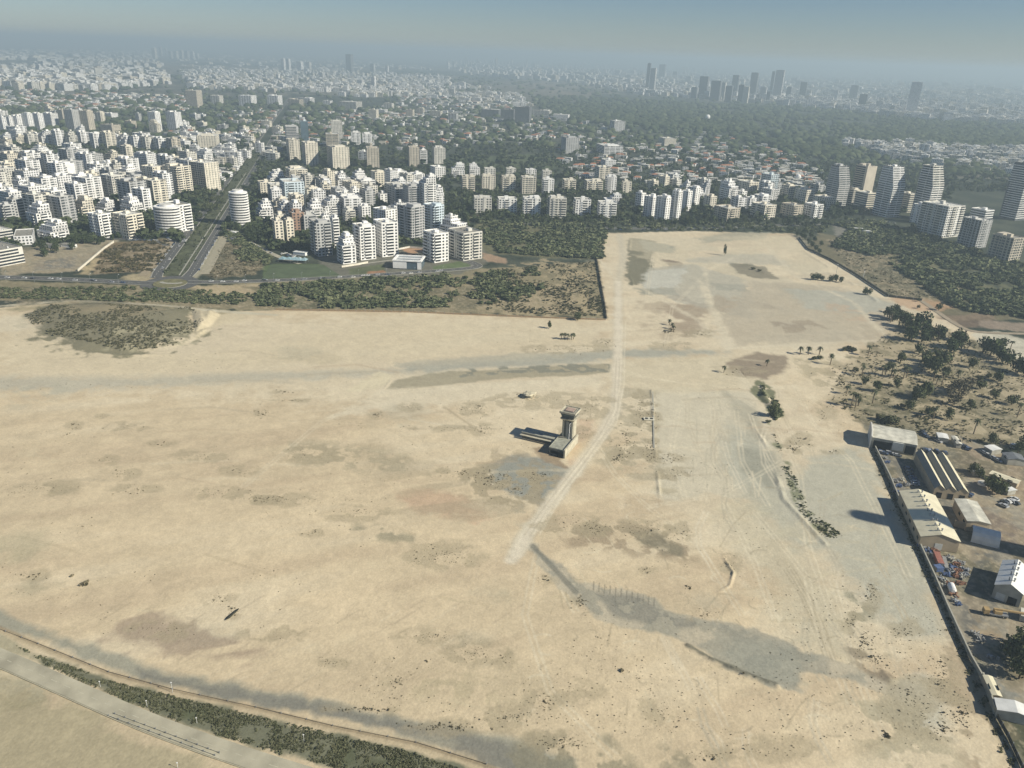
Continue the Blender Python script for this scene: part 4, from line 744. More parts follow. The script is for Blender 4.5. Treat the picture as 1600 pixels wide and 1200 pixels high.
b = MB(); b.box(-w * .46, -w * .05, -l / 2 - .5, -l / 2, .3, 5.2); b.build('opening', M_DARK, root); b = MB(); b.box(-w * .03, w * .22, -l / 2 - .6, -l / 2 + .01, 1.5, 6.3); b.build('door', M_DOORW, root); b = MB(); b.box(w * .26, w * .47, -l / 2 - .3, -l / 2, .5, 5.4); b.build('opening', M_DARK, root)
# the saw-roofed workshop: three gables side by side
cx, cy, ang, w, l = from_roof([(1435, 708.5), (1475, 713), (1519, 771), (1455.6, 763)], 5)
root = empty('workshop', (cx, cy, 0), ang); tag(root, 'workshop with three steep parallel cream roofs between the hangars', 'workshop')
b = MB(); r = MB(); d = w / 3; hl = l / 2
for k in range(3):
    x0 = -w / 2 + k * d; xm = x0 + d * .42; x1 = x0 + d; zt = 7.6
    b.quad([(x0, -hl, 0), (x1, -hl, 0), (x1, -hl, 5), (xm, -hl, zt), (x0, -hl, 5)]); b.quad([(x1, hl, 0), (x0, hl, 0), (x0, hl, 5), (xm, hl, zt), (x1, hl, 5)])
    for (xa, za), (xb, zb), mi in (((x0, 5.0), (xm, zt), 1), ((xm, zt), (x1, 5.0), 0)): r.quad([(xa, -hl - .3, za + .1), (xb, -hl - .3, zb + .1), (xb, hl + .3, zb + .1), (xa, hl + .3, za + .1)], mi)
b.quad([(w / 2, -hl, 0), (w / 2, hl, 0), (w / 2, hl, 5), (w / 2, -hl, 5)]); b.quad([(-w / 2, hl, 0), (-w / 2, -hl, 0), (-w / 2, -hl, 5), (-w / 2, hl, 5)])
b.build('wall', M_BEIGE, root); r.build('roof', [M_SHEET, corrugated((.17, .18, .17))], root)  # left slopes take a darker sheet: their shade is put into the colour
for k in range(3):
    q = MB(); x = -w / 2 + (k + .5) * d; q.box(x - 1.3, x + 1.3, -hl - .08, -hl - .01, .1, 3.2); q.build('door', M_DARK, root)
# arched shelter
cx, cy, ang, w, l = from_roof([(1517.5, 821), (1560, 831), (1563, 848), (1519, 839)], 3)
root = empty('arched_shelter', (cx, cy, 0), ang); tag(root, 'white arched shelter with a bright curved edge at the end of the warehouse', 'shelter')
b = MB(); n = 10
for i in range(n):
    a0, a1 = pi * i / n, pi * (i + 1) / n; p0, p1 = (-l / 2 * cos(a0), 5.6 * sin(a0)), (-l / 2 * cos(a1), 5.6 * sin(a1))
    b.quad([(-w / 2, p0[0], p0[1]), (w / 2, p0[0], p0[1]), (w / 2, p1[0], p1[1]), (-w / 2, p1[0], p1[1])])
b.build('canopy', mat('pale_fabric', (.66, .64, .58), .6, .1, .4), root); b = MB(); b.box(w / 2 - .4, w / 2 + .4, -l / 2 - .4, l / 2 + .4, 0, .6); b.build('base', M_CONC, root)
# courtyard walls between the hangars
for a_, b_, lab in (((1476, 776), (1492, 779), 'low pale wall closing the far side of the hangar courtyard'), ((1490, 822), (1515, 829), 'low pale wall closing the near side of the hangar courtyard')):
    p, q = g(*a_), g(*b_); L = hypot(q[0] - p[0], q[1] - p[1]); o = MB().box(0, L, -.2, .2, 0, 3.4).build('yard_wall', M_BEIGE); o.location = (p[0], p[1], 0); o.rotation_euler.z = atan2(q[1] - p[1], q[0] - p[0]); tag(o, lab, 'wall')
# ---- the chimney whose shadow lies across the hangar and the sand
tx, ty = (float(c) for c in g(1342, 804)); Hc = 120.0; dd = Hc / tan(SUN_EL)
root = empty('chimney', (tx + dd * cos(SUN_AZ), ty + dd * sin(SUN_AZ), 0)); tag(root, 'tall round chimney casting the long shadow across the vented hangar', 'chimney')
b = MB(); b.tube((0, 0, 0), (0, 0, Hc - 6), 7.5, 4.9, n=24); b.build('shaft', M_CONC, root, True); b = MB(); b.tube((0, 0, Hc - 6), (0, 0, Hc), 5.1, 4.6, n=24); b.build('rim', M_WALL['W'], root, True)
# ================= the control tower on the sand =================
PT = radians(-23.5); tp = g(858, 709); root = empty('control_tower', (float(tp[0]), float(tp[1]), 0), PT)
tag(root, 'abandoned concrete control tower with a square cab, standing alone on the sand', 'control tower')
M_TW = mat('tower_concrete', (.43, .40, .31), .9, .2, .5); M_TD = mat('tower_shade_tone', (.17, .165, .14), .85, .25, .6); M_TG = mat('cab_glass', (.06, .08, .085), .25, .3, 1, spec=.5)  # dark copy of the concrete: shade of the front put into its colour
AW, AL = 9.0, 19.5
b = MB(); b.box(0, AW, 0, AL, 0, 3.7); b.build('annex_wall', M_TD, root)
b = MB(); b.box(-.3, AW - .5, -.3, AL, 3.7, 4.0); parapet(b, -.3, AW - .4, -.3, AL, 4.0, .35); b.build('annex_roof', mat('weathered_roof', (.30, .30, .245), .95, .3, .5), root)
b = MB(); b.box(AW - .35, AW + .5, -1.2, AL + .5, 0, 5.0); b.build('side_wall', M_TW, root)
b = MB(); b.box(AW * .55, AW - .4, -1.5, -.02, 0, 3.3); b.build('porch', M_DARK, root); b = MB(); b.box(.8, AW * .5, -.08, -.01, .8, 2.6); b.build('window', M_DARK, root)
for k in range(4): b = MB(); b.box(-.08, -.01, 2 + k * 3.2, 4 + k * 3.2, 1.0, 2.6); b.build('window', M_DARK, root)
# the low wing running off to the left
b = MB(); b.box(-21, -.02, AL - 8.5, AL - 1.5, 0, 3.0); b.build('wing_wall', M_TD, root)
b = MB(); b.box(-21.3, -.3, AL - 8.8, AL - 1.2, 3.0, 3.25); b.box(-21.3, -.3, AL - 8.8, AL - 8.4, 3.25, 3.7); b.box(-16, -13, AL - 5, AL - 3.6, 3.25, 4.0); b.box(-10, -6.8, AL - 4.6, AL - 3.4, 3.25, 3.9); b.box(-4.5, -2.5, AL - 5.6, AL - 4.6, 3.25, 3.8); b.build('wing_roof', mat('pale_roof', (.33, .325, .27), .95, .25, .5), root)
b = MB(); b.box(-21.6, 0, AL - 10.6, AL - 9.0, 2.3, 2.55); b.build('canopy', M_TW, root)
for k in range(8): b = MB(); b.box(-20 + k * 2.5, -18.3 + k * 2.5, AL - 8.58, AL - 8.51, .9, 2.3); b.build('window', M_DARK, root)
# shaft: four corner piers round a recessed core, white ladder pipe
sx, sy = AW * .52, AL - 2.2; s = 3.1; Hs = 15.2
sh = MB(); sh.box(sx - s + .7, sx + s - .7, sy - s + .7, sy + s - .7, 0, Hs)
sf = sh.build('shaft', M_TD, root)
for ax in (-1, 1):
    for ay in (-1, 1):
        b = MB(); x, y = sx + ax * (s - .55), sy + ay * (s - .55); b.box(x - .55, x + .55, y - .55, y + .55, 0, Hs + .02); b.build('corner_pier', M_TW, root)
b = MB(); b.box(sx - .7, sx + .7, sy - s - .25, sy - s + .75, 0, Hs - .6); b.build('stair_shaft', mat('grey_concrete', (.30, .295, .25), .9, .2, .5), root)
b = MB(); b.box(sx + s - .9, sx + s + .12, sy - s + 1.3, sy + s - 1.3, 0, Hs); b.build('lit_fin', M_TW, root)  # pale slab gives the sunward face of the dark core its lit tone
b = MB(); b.tube((sx + 1.25, sy - s - .05, 1), (sx + 1.25, sy - s - .05, Hs - 2), .22); b.tube((sx + 1.25, sy - s - .05, Hs - 2), (sx + 2.0, sy - s + .3, Hs - 1.2), .3)
for k in range(3): b.tube((sx + 1.25, sy - s - .05, 4 + k * 4), (sx + 1.7, sy - s - .05, 4 + k * 4), .22)
b.build('drain_pipe', M_TANK, root)
def frust(b, w0, w1, z0, z1, mi=0):
    P = [(sx + a * w0, sy + c * w0, z0) for a, c in ((-1, -1), (1, -1), (1, 1), (-1, 1))]; Q = [(sx + a * w1, sy + c * w1, z1) for a, c in ((-1, -1), (1, -1), (1, 1), (-1, 1))]
    for i in range(4): j = (i + 1) % 4; b.quad([P[i], P[j], Q[j], Q[i]], mi)
    b.quad(Q, mi); b.quad(P[::-1], mi)
b = MB(); frust(b, 3.5, 4.3, Hs, Hs + 1.0); b.build('gallery', M_TW, root)
b = MB(); frust(b, 3.2, 3.7, Hs + 1.02, Hs + 1.9); b.build('cab_base', M_TD, root)
b = MB(); frust(b, 3.4, 4.2, Hs + 1.9, Hs + 4.3); cg = b.build('cab_glazing', M_TG, root)
for ax, ay in ((-1, -1), (1, -1), (1, 1), (-1, 1)):
    b = MB(); b.tube((sx + ax * 3.42, sy + ay * 3.42, Hs + 1.9), (sx + ax * 4.22, sy + ay * 4.22, Hs + 4.3), .14, n=4); b.build('mullion', M_TW, cg)
b = MB(); b.box(sx - 4.7, sx + 4.7, sy - 4.7, sy + 4.7, Hs + 4.3, Hs + 4.9); parapet(b, sx - 4.7, sx + 4.7, sy - 4.7, sy + 4.7, Hs + 4.9, .5, .45)
b.build('cab_roof', M_TW, root, False); b = MB(); b.box(sx - 3.1, sx + 3.1, sy - 3.1, sy + 3.1, Hs + 4.9, Hs + 5.05); b.build('roof_deck', M_TD, root); b = MB(); b.box(sx - 2.3, sx + 2.3, sy - 2.3, sy + 2.3, Hs + 5.05, Hs + 5.5); b.build('roof_hatch', mat('faded_red', (.36, .27, .22), .9, .2, .8), root)
for k in range(9): b = MB(); x = .8 + k * .55; b.box(x - .14, x + .14, AL - 6.4 + .12 * k, AL - 6.0 + .12 * k, 4.0, 4.9); b.build('railing_post', M_TW, root)
# ---- the glass pavilion by the ring road
root = building((614, 664, 422, 411, 'l', 'W', .75), radians(-3), 'the ring road beside the small lawn', 'standing at', None, False, 'pavilion', 'pavilion', 'pavilion')
root['label'] = 'white framed glass pavilion with an open roof frame beside the ring road'
for c in list(root.children): bpy.data.objects.remove(c)
cx, cy, w, d, h = solve(614, 664, 423, 411, radians(-3), .75); h = 9
b = MB(); b.box(-w / 2 + .3, w / 2 - .3, -d / 2 + .3, d / 2 - .3, 0, h - 1); b.build('glazing', M_BLUEG, root)
b = MB(); b.box(-w / 2, -w * .02, -d / 2 - .1, -d / 2 + .29, 0.8, h - .8); b.box(w * .36, w / 2, -d / 2 - .1, -d / 2 + .29, .3, h - .8); b.build('panel', M_WALL['W'], root)
b = MB(); parapet(b, -w / 2 - .5, w / 2 + .5, -d / 2 - .5, d / 2 + .5, h - 1, 1.2, 2.2); b.box(-w / 2 + 1.7, w / 2 - 1.7, -d * .05, d * .05, h - 1, h + .1); b.build('roof_frame', M_WALL['W'], root)
# ---- low school-like building at the left edge
building((-50, 40, 418, 394, 'o', 'O', .45), radians(-30), 'the left edge beside the ring road', 'at', 'low office buildings at the left edge', True, 'office_building', 'office building', 'office')
building((-30, 24, 386, 364, 'o', 'O', .8), radians(-30), 'the left edge behind that wing', 'at', 'low office buildings at the left edge', True, 'office_building', 'office building', 'office')
building((24, 56, 384, 371, 'l', 'W', 2.2), radians(28), 'the pavilion lot near the left edge', 'on', 'low office buildings at the left edge', False, 'office_building', 'office building', 'long building')
# ---- far towers
def far_row(where, phi, items, group):
    specs = auto(items); row(where, phi, specs, False, group, 'high_rise', 'high-rise', 'high-rise')
far_row('the skyline beyond the park', -25, '1008,1014,142,99,t,D 1013,1023,146,107,t,G 1028,1039,125,101,t,D 1050,1058,125,112,t,D 1079,1089,154,137,t,D 1090,1105,154,120,t,D 1108,1125,158,127,t,D 1121,1132,157,129,t,O 1131,1143,160,135,t,D 1141,1152,150,118,t,D 1151,1160,162,133,t,D 1158,1168,164,136,t,C 1169,1181,152,114,t,D 1185,1196,158,137,t,G 1201,1206,150,112,t,D 1206,1220,156,110,t,G 1227,1235,154,136,t,D 1247,1258,156,129,t,D 1300,1307,162,141,t,W 1325,1338,160,134,t,G 1339,1352,172,148,t,D 1392,1402,168,152,t,W 1413,1430,184,129,t,W,.7 1495,1506,182,170,t,W 1513,1521,178,166,t,G 1180,1186,160,148,t,D 1263,1270,164,150,t,C 1356,1362,168,158,t,W 1372,1378,166,154,t,C 1196,1202,162,144,t,D', 'high-rises of the skyline')
far_row('the towers beyond the left suburbs', -20, '541,553,113,85,t,D 578,587,113,100,t,G 440,447,112,92,t,W 448,455,112,92,t,W 464,475,112,96,t,W 478,487,109,97,t,O 602,608,118,103,t,W 597,603,119,112,t,W 238,247,92,75,t,O 249,255,88,74,t,G 258,262,86,75,t,G 264,271,92,80,t,G 272,280,92,80,t,O 281,288,92,79,t,O 289,297,92,80,t,G 298,305,92,80,t,W 306,312,92,84,t,W 580,588,140,120,t,W 432,438,128,116,t,W', 'far towers on the left')
# ================= trees, scrub and the far city =================
def leaf_cloud(n, lobes, size, rng, jitter=.35):
    """many small leaf-clump faces spread through several lobes; unit crown of radius 1 based at z=0"""
    V = []; 
    L = [(rng.uniform(-.45, .45), rng.uniform(-.45, .45), rng.uniform(.45, 1.0), rng.uniform(.4, .62)) for _ in range(lobes)]
    for _ in range(n):
        lx, ly, lz, lr = L[rng.integers(lobes)]; d = rng.normal(size=3); d /= np.linalg.norm(d) + 1e-9; r = lr * rng.uniform(.55, 1.05)
        c = np.array([lx, ly, lz]) + d * r * np.array([1, 1, .8]); nrm = d + rng.normal(size=3) * .5; nrm /= np.linalg.norm(nrm)
        a = np.cross(nrm, [0, 0, 1.0]) + rng.normal(size=3) * .1; a /= np.linalg.norm(a); b = np.cross(nrm, a); s = size * rng.uniform(.6, 1.4)
        V += [c - a * s - b * s * .7, c + a * s - b * s * .5, c + a * s * .8 + b * s * .8, c - a * s * .7 + b * s * .9]
    V = np.array(V); V[:, 2] = np.maximum(V[:, 2], .02); F = np.arange(len(V)).reshape(-1, 4); return V, F
def lump(rng, sub=2, rough=.3, flat=.8):
    import bmesh
    bm = bmesh.new(); bmesh.ops.create_icosphere(bm, subdivisions=sub, radius=1); V = np.array([v.co[:] for v in bm.verts]); F = np.array([[v.index for v in f.verts] for f in bm.faces]); bm.free()
    s = rng.uniform(-50, 50); d = 1 + (fbm(V[:, 0] * 2 + s, V[:, 1] * 2 + V[:, 2] * 2.7 + s, 1.1, 3, 3) - .5) * 2 * rough + rng.normal(size=len(V)) * .05
    V = V * d[:, None]; V[:, 2] = V[:, 2] * flat + .55; V[:, 2] = np.maximum(V[:, 2], 0); return V, F
def scatter(name, templates, P, S, SZ, tint, mats, kind='stuff', seed=0, zoff=0.0):
    """one mesh out of many copies of a few templates: P (n,2), S radius, SZ height scale, tint (n,3)"""
    rng = np.random.default_rng(seed); Vs, Fs, Ts = [], [], []; base_i = 0; which = rng.integers(len(templates), size=len(P))
    for k, (TV, TF) in enumerate(templates):
        i = np.nonzero(which == k)[0]; n = len(i)
        if not n: continue
        a = rng.uniform(0, 2 * pi, n); ca, sa = np.cos(a)[:, None], np.sin(a)[:, None]
        X = (TV[None, :, 0] * ca - TV[None, :, 1] * sa) * S[i][:, None] + P[i, 0][:, None]; Y = (TV[None, :, 0] * sa + TV[None, :, 1] * ca) * S[i][:, None] + P[i, 1][:, None]; Z = TV[None, :, 2] * SZ[i][:, None] + zoff + ground_z(P[i, 0], P[i, 1])[:, None]
        Vs.append(np.stack([X, Y, Z], -1).reshape(-1, 3)); Fs.append((TF[None] + (np.arange(n) * len(TV))[:, None, None]).reshape(-1, TF.shape[1]) + base_i)
        base_i += n * len(TV); tv = rng.uniform(.75, 1.3, (n, len(TV), 1)) * tint[i][:, None, :]; Ts.append(tv.reshape(-1, 3))
    me = np_mesh(name, np.vstack(Vs), np.vstack(Fs), np.vstack(Ts), mats); o = link(name, me)
    if kind: o['kind'] = kind
    return o
def px_points(poly, n, rng, avoid=True, dens=None):
    us = [p[0] for p in poly]; vs = [p[1] for p in poly]; U, V_ = [], []
    while len(U) < n:
        u, v = rng.uniform(min(us), max(us), n), rng.uniform(min(vs), max(vs), n); ok = in_poly(u, v, poly)
        if dens is not None: x, y = g(u, v); ok &= dens(x, y, rng)
        U += list(u[ok]); V_ += list(v[ok])
    x, y = g(np.array(U[:n]), np.array(V_[:n])); return np.stack([x, y], 1)
def clear_of(P, discs, pad):
    keep = np.ones(len(P), bool)
    for a, b, c in discs: keep &= np.hypot(P[:, 0] - a, P[:, 1] - b) > c * pad
    return keep
M_LEAF = attr_mat('foliage', .95, 1.2, .3, .0)
M_LEAF.node_tree.nodes['Principled BSDF'].inputs['Specular IOR Level'].default_value = .05
M_BARK = mat('bark', (.12, .09, .06), .95, .3, 2); M_PALMBARK = mat('palm_bark', (.20, .16, .11), .95, .25, 3)
R1 = np.random.default_rng(3)
CLOUD = [leaf_cloud(150, 5, .15, R1) for _ in range(4)]; CLOUDF = [leaf_cloud(46, 4, .26, R1) for _ in range(4)]; LUMPS = [lump(R1, 2, .35) for _ in range(5)]; TUFT = [leaf_cloud(22, 3, .3, R1) for _ in range(4)]
def tints(n, rng, lo=(.03, .044, .022), hi=(.085, .10, .05)): k = rng.uniform(0, 1, (n, 1)); return np.array(lo) * (1 - k) + np.array(hi) * k
ROADS_PX = [([(265, 445), (400, 240), (460, 150)], 30), ([(-50, 436), (240, 446), (430, 440), (640, 426), (745, 418)], 12)]
def off_roads(P):
    keep = np.ones(len(P), bool)
    for pts, w in ROADS_PX: keep &= seg_dist(P[:, 0], P[:, 1], world(pts)) > w / 2 + 3
    return keep
rng = np.random.default_rng(5)
# tree cover between the houses
CITYPOLY = [(-60, 100), (1680, 135), (1680, 300), (1500, 300), (1460, 330), (1300, 338), (1240, 348), (1000, 348), (760, 340), (700, 378), (600, 385), (480, 395), (420, 390), (395, 360), (300, 380), (180, 372), (60, 385), (-60, 390)]
P = px_points(CITYPOLY, 21000, rng); P = P[off_roads(P) & clear_of(P, PLACED, .8)]; P = P[(np.hypot(P[:, 0], P[:, 1]) < 3200) | (rng.random(len(P)) < .4)]
D = np.hypot(P[:, 0], P[:, 1]); r = np.clip(rng.lognormal(1.45, .38, len(P)), 2, 10) * np.clip(D / 1500, 1, 5) ** .75
nearm = D < 1900
scatter('tree_cover', [t for t in CLOUDF], P[nearm], r[nearm], r[nearm] * rng.uniform(.7, 1.0, nearm.sum()), tints(nearm.sum(), rng), [M_LEAF], seed=1)
scatter('distant_tree_cover', LUMPS[:3], P[~nearm], r[~nearm], np.minimum(r[~nearm] * .8, 12), tints((~nearm).sum(), rng), [M_LEAF], seed=2)
# the dark park belt
P = px_points([(840, 150), (1240, 168), (1600, 198), (1680, 240), (1500, 275), (1300, 250), (1080, 205), (900, 190), (850, 178)], 3500, rng, dens=lambda x, y, q: fbm(x, y, 300, 3, 40) > .42)
D = np.hypot(P[:, 0], P[:, 1]); scatter('park_woodland', LUMPS[:3], P, rng.uniform(8, 16, len(P)), rng.uniform(7, 11, len(P)), tints(len(P), rng, (.03, .042, .022), (.06, .072, .035)), [M_LEAF], seed=3)
# scrub belts
def scrub(name, poly, n, r0, r1, seed, thr=.45, lo=(.055, .072, .036), hi=(.155, .165, .09), scale=22, temps=None):
    q = np.random.default_rng(seed); P = px_points(poly, n, q, dens=lambda x, y, q_: fbm(x, y, scale, 3, 50 + seed) + q_.uniform(-.1, .1, x.shape) > thr)
    P = P[clear_of(P, PLACED, .9)]; rr = np.clip(q.lognormal(0, .4, len(P)) * (r0 + r1) / 2, r0 * .6, r1 * 1.4); return scatter(name, temps or CLOUDF, P, rr, rr * q.uniform(.45, .8, len(P)), tints(len(P), q, lo, hi), [M_LEAF], seed=seed)
scrub('scrub', [(752, 346), (940, 354), (948, 364), (940, 405), (850, 400), (780, 395), (745, 372)], 2200, 1.5, 4, 61, .36)
scrub('scrub', [(410, 446), (560, 436), (690, 432), (840, 418), (850, 450), (820, 470), (700, 480), (560, 482), (400, 478)], 2300, 1.2, 3.6, 62, .46)
scrub('scrub', [(780, 420), (935, 408), (944, 494), (860, 492), (760, 485)], 2600, .4, 1.2, 63, .42, (.05, .055, .03), (.10, .10, .055), 14, TUFT)
scrub('scrub', [(-40, 450), (240, 450), (420, 462), (430, 478), (250, 472), (0, 466)], 1500, .6, 2.2, 64, .46)
scrub('scrub', [(40, 492), (80, 478), (300, 481), (322, 505), (270, 543), (190, 549), (62, 520)], 2600, .3, 1.1, 65, .5, (.08, .08, .045), (.15, .14, .085))
scrub('scrub', [(1330, 360), (1400, 380), (1480, 400), (1610, 432), (1620, 500), (1500, 485), (1430, 440), (1380, 405), (1300, 385)], 4300, 1.6, 4.2, 66, .43)
scrub('scrub', [(1290, 348), (1360, 345), (1440, 365), (1540, 400), (1610, 420), (1620, 445), (1480, 408), (1390, 380), (1340, 362)], 1500, 2.4, 4.5, 74, .3)
scrub('scrub', [(155, 398), (175, 384), (262, 374), (268, 392), (240, 424), (150, 426)], 900, .6, 1.8, 67, .5, (.06, .06, .03), (.12, .10, .05), 12)
scrub('scrub', [(350, 366), (372, 366), (425, 402), (420, 414), (380, 414)], 700, 1, 3, 68, .45)
scrub('scrub', GROVE, 2600, .3, .9, 69, .5, (.06, .065, .03), (.13, .125, .065), 9, TUFT)
scrub('grass', [(20, 1006), (60, 1022), (110, 1040), (180, 1066), (280, 1090), (400, 1118), (520, 1146), (640, 1174), (740, 1208), (640, 1250), (560, 1208), (440, 1178), (300, 1136), (200, 1096), (90, 1048)], 5600, .15, .5, 70, .42, (.08, .088, .048), (.15, .15, .088), 5, TUFT)
scrub('scrub', [(1185, 592), (1205, 606), (1224, 650), (1212, 658), (1192, 632)], 110, .4, 1.5, 71, .42)
scrub('scrub', [(1205, 662), (1215, 690), (1240, 740), (1262, 790), (1318, 838), (1295, 842), (1250, 800), (1222, 730)], 330, .2, .7, 72, .56, temps=TUFT)
scrub('scrub', [(640, 336), (1240, 350), (1300, 350), (1290, 364), (950, 358), (745, 346)], 900, 1.5, 3.5, 73, .3)
# wall-foot weeds and single desert shrubs, gathered where the photograph has them
def clusters(name, items, seed, lo=(.085, .08, .05), hi=(.18, .155, .10)):
    q = np.random.default_rng(seed); Ps, Rs = [], []
    for u, v, du, dv, n, r in items:
        n = int(n * (1.7 if u < 1280 else 1.15)) if n > 3 else n; uu, vv = q.normal(u, du / 2, n), q.normal(v, dv / 2, n); x, y = g(uu, vv); Ps.append(np.stack([x, y], 1)); Rs.append(r * q.lognormal(-.2, .45, n))
    P, R = np.vstack(Ps), np.clip(np.concatenate(Rs) * .68, .1, 2.2); return scatter(name, TUFT, P, R, R * .7, tints(len(P), q, lo, hi), [M_LEAF], seed=seed, zoff=-.05)
clusters('desert_scrub', CLUST, 80)
scrub('desert_scrub', [(20, 500), (900, 505), (960, 380), (1240, 375), (1400, 480), (1340, 650), (1440, 900), (1540, 1150), (1300, 1190), (600, 1100), (200, 1010), (0, 920), (-20, 600)], 2600, .1, .24, 82, .58, (.10, .09, .06), (.2, .17, .11), 40, TUFT)
scrub('scrub', [(1290, 375), (1400, 392), (1480, 430), (1590, 480), (1440, 466), (1385, 458), (1330, 424)], 1100, .3, 1.1, 83, .47, (.07, .07, .04), (.15, .13, .08), 14, TUFT)
scrub('scrub', [(350, 368), (425, 402), (400, 428), (325, 434)], 700, .3, 1.0, 84, .46, (.06, .06, .035), (.14, .12, .07), 10, TUFT)
weed = clusters('weeds', [(u, v, 7, 8, 34, .55) for u, v in zip(np.interp(np.linspace(0, 1, 34), [0, .1, .35, .6, .8, 1], [1368, 1392, 1425, 1470, 1510, 1580]), np.interp(np.linspace(0, 1, 34), [0, .1, .35, .6, .8, 1], [712, 765, 838, 935, 1032, 1190]))], 81, (.06, .065, .03), (.13, .13, .07))
# ---- single trees: trunk with limbs and a leafy crown
def tree_proto(kind, rng):
    V, F = leaf_cloud({'oak': 420, 'dark': 420, 'bush': 260, 'thin': 200}[kind], {'oak': 8, 'dark': 7, 'bush': 5, 'thin': 6}[kind], {'oak': .085, 'dark': .085, 'bush': .11, 'thin': .09}[kind], rng)
    if kind == 'bush': V[:, 2] *= .72
    n = len(V); lo, hi = {'oak': ((.055, .07, .035), (.12, .13, .065)), 'dark': ((.035, .05, .025), (.08, .098, .045)), 'bush': ((.05, .06, .03), (.11, .11, .06)), 'thin': ((.08, .075, .05), (.16, .14, .10))}[kind]
    k = np.repeat(rng.uniform(0, 1, (n // 4, 1)), 4, 0); T = np.array(lo) * (1 - k) + np.array(hi) * k
    crown = np_mesh('crown', V, F, T, [M_LEAF])
    b = MB(); b.tube((0, 0, 0), (.02, .01, .45), .07, .05, 6)
    for a in (0.3, 1.9, 3.4, 4.9): b.tube((.02, .01, .38), (.42 * cos(a), .42 * sin(a), .85), .035, .014, 4)
    o = b.build('trunk', M_BARK); tr = o.data; bpy.data.objects.remove(o); return crown, tr
def palm_proto(rng, tall):
    b = MB(); b.tube((0, 0, 0), (.1, .0, tall), .28, .2, 6); o = b.build('trunk', M_PALMBARK); tr = o.data; bpy.data.objects.remove(o)
    V, F = [], []
    for k in range(26):
        a = k * 2.4; up = rng.uniform(-.5, .9); L = rng.uniform(1.5, 2.1); p = np.array([.1, 0, tall]); prev = None
        for s in range(5):
            f = s / 4; c = p + np.array([cos(a) * L * f, sin(a) * L * f, up * L * f - 1.2 * f * f * L * .6]); w_ = .28 * (1 - .75 * abs(f - .35)); sd = np.array([-sin(a), cos(a), 0]) * w_
            cur = (c - sd, c + sd)
            if prev is not None: i = len(V); V += [prev[0], prev[1], cur[1], cur[0]]; F.append([i, i + 1, i + 2, i + 3])
            prev = cur
    V = np.array(V); n = len(V); k = np.repeat(rng.uniform(0, 1, (n // 4, 1)), 4, 0); T = np.array((.045, .055, .03)) * (1 - k) + np.array((.10, .105, .06)) * k
    return np_mesh('crown', V, np.array(F), T, [M_LEAF]), tr
G1 = 'trees of the dry grove'
TR = np.random.default_rng(17)
PROTO = {k: [tree_proto(k, TR) for _ in range(3)] for k in ('oak', 'dark', 'bush', 'thin')}; PALM = [palm_proto(TR, h) for h in (4.5, 6.0, 7.2)]
def tree(u, v, r, kind, label, group=None, name=None, h=None):
    x, y = (float(c) for c in g(u, v)); q = random.Random(int(u * 7 + v * 13)); root = empty(name or {'oak': 'broadleaf_tree', 'dark': 'evergreen_tree', 'bush': 'large_shrub', 'thin': 'bare_tree'}[kind], (x, y, 0), q.uniform(0, 6.28))
    tag(root, label, 'shrub' if kind == 'bush' else 'tree', group); c, t = q.choice(PROTO[kind])
    hz = h or r * 1.25
    r *= {'bush': 1.3, 'thin': 1.5}.get(kind, 1.55 if group == G1 else 1.3); hz = r * (1.0 if kind == 'bush' else 1.35) if h is None else h
    place_mesh('crown', c, root, sc=(r, r, hz)); place_mesh('trunk', t, root, sc=(r, r, hz)); return root
def palm(u, v, k, label, group, s=1.0):
    x, y = (float(c) for c in g(u, v)); root = empty('palm_tree', (x, y, 0), random.Random(int(u * v)).uniform(0, 6)); tag(root, label, 'palm', group); c, t = PALM[k]; s *= 1.3
    place_mesh('crown', c, root, sc=(s, s, s)); place_mesh('trunk', t, root, sc=(s, s, s))
def many(fn, items, what, group):
    items = sorted(items, key=lambda i: i[0])
    for k, it in enumerate(items): fn(it, '%s, %s from the left %s' % (what[0], ordw(k + 1), what[1]))
many(lambda it, l: tree(it[0], it[1], it[2], 'dark', l, G1), [(1386, 496, 3.6), (1394, 502, 4), (1398, 490, 3.2), (1402, 500, 3.6), (1410, 497, 2.6), (1418, 512, 5), (1426, 520, 5), (1436, 516, 5.5), (1447, 522, 4), (1454, 530, 3.6), (1465, 532, 4.8), (1424, 532, 5.2), (1440, 534, 4)], ('dark green tree', 'in the dense clump by the sand'), G1)
many(lambda it, l: tree(it[0], it[1], it[2], 'dark', l, G1), [(1484, 552, 4), (1492, 546, 5), (1502, 545, 4.6), (1496, 532, 3.6), (1535, 552, 5), (1547, 556, 5), (1560, 562, 4), (1562, 545, 3.5), (1574, 570, 4), (1590, 582, 5), (1600, 588, 4)], ('dark green tree', 'in the line beside the white plot'), G1)
many(lambda it, l: tree(it[0], it[1], it[2], 'oak', l, G1), [(1352, 601, 2.4), (1371, 612, 2.8), (1402, 604, 2.4), (1418, 640, 2.6), (1388, 578, 2.4), (1407, 566, 2.8), (1436, 552, 3), (1478, 590, 3), (1520, 575, 3), (1532, 608, 2.6), (1552, 622, 2.6), (1580, 632, 2.8), (1516, 640, 2.4), (1480, 655, 2.6), (1448, 648, 2.4), (1560, 596, 3), (1452, 577, 4.5), (1460, 585, 5), (1470, 574, 4.6), (1448, 566, 3.6), (1466, 560, 3), (1440, 622, 4.2), (1432, 625, 3.4), (1446, 618, 3)], ('bushy green tree', 'in the middle of the dry grove'), G1)
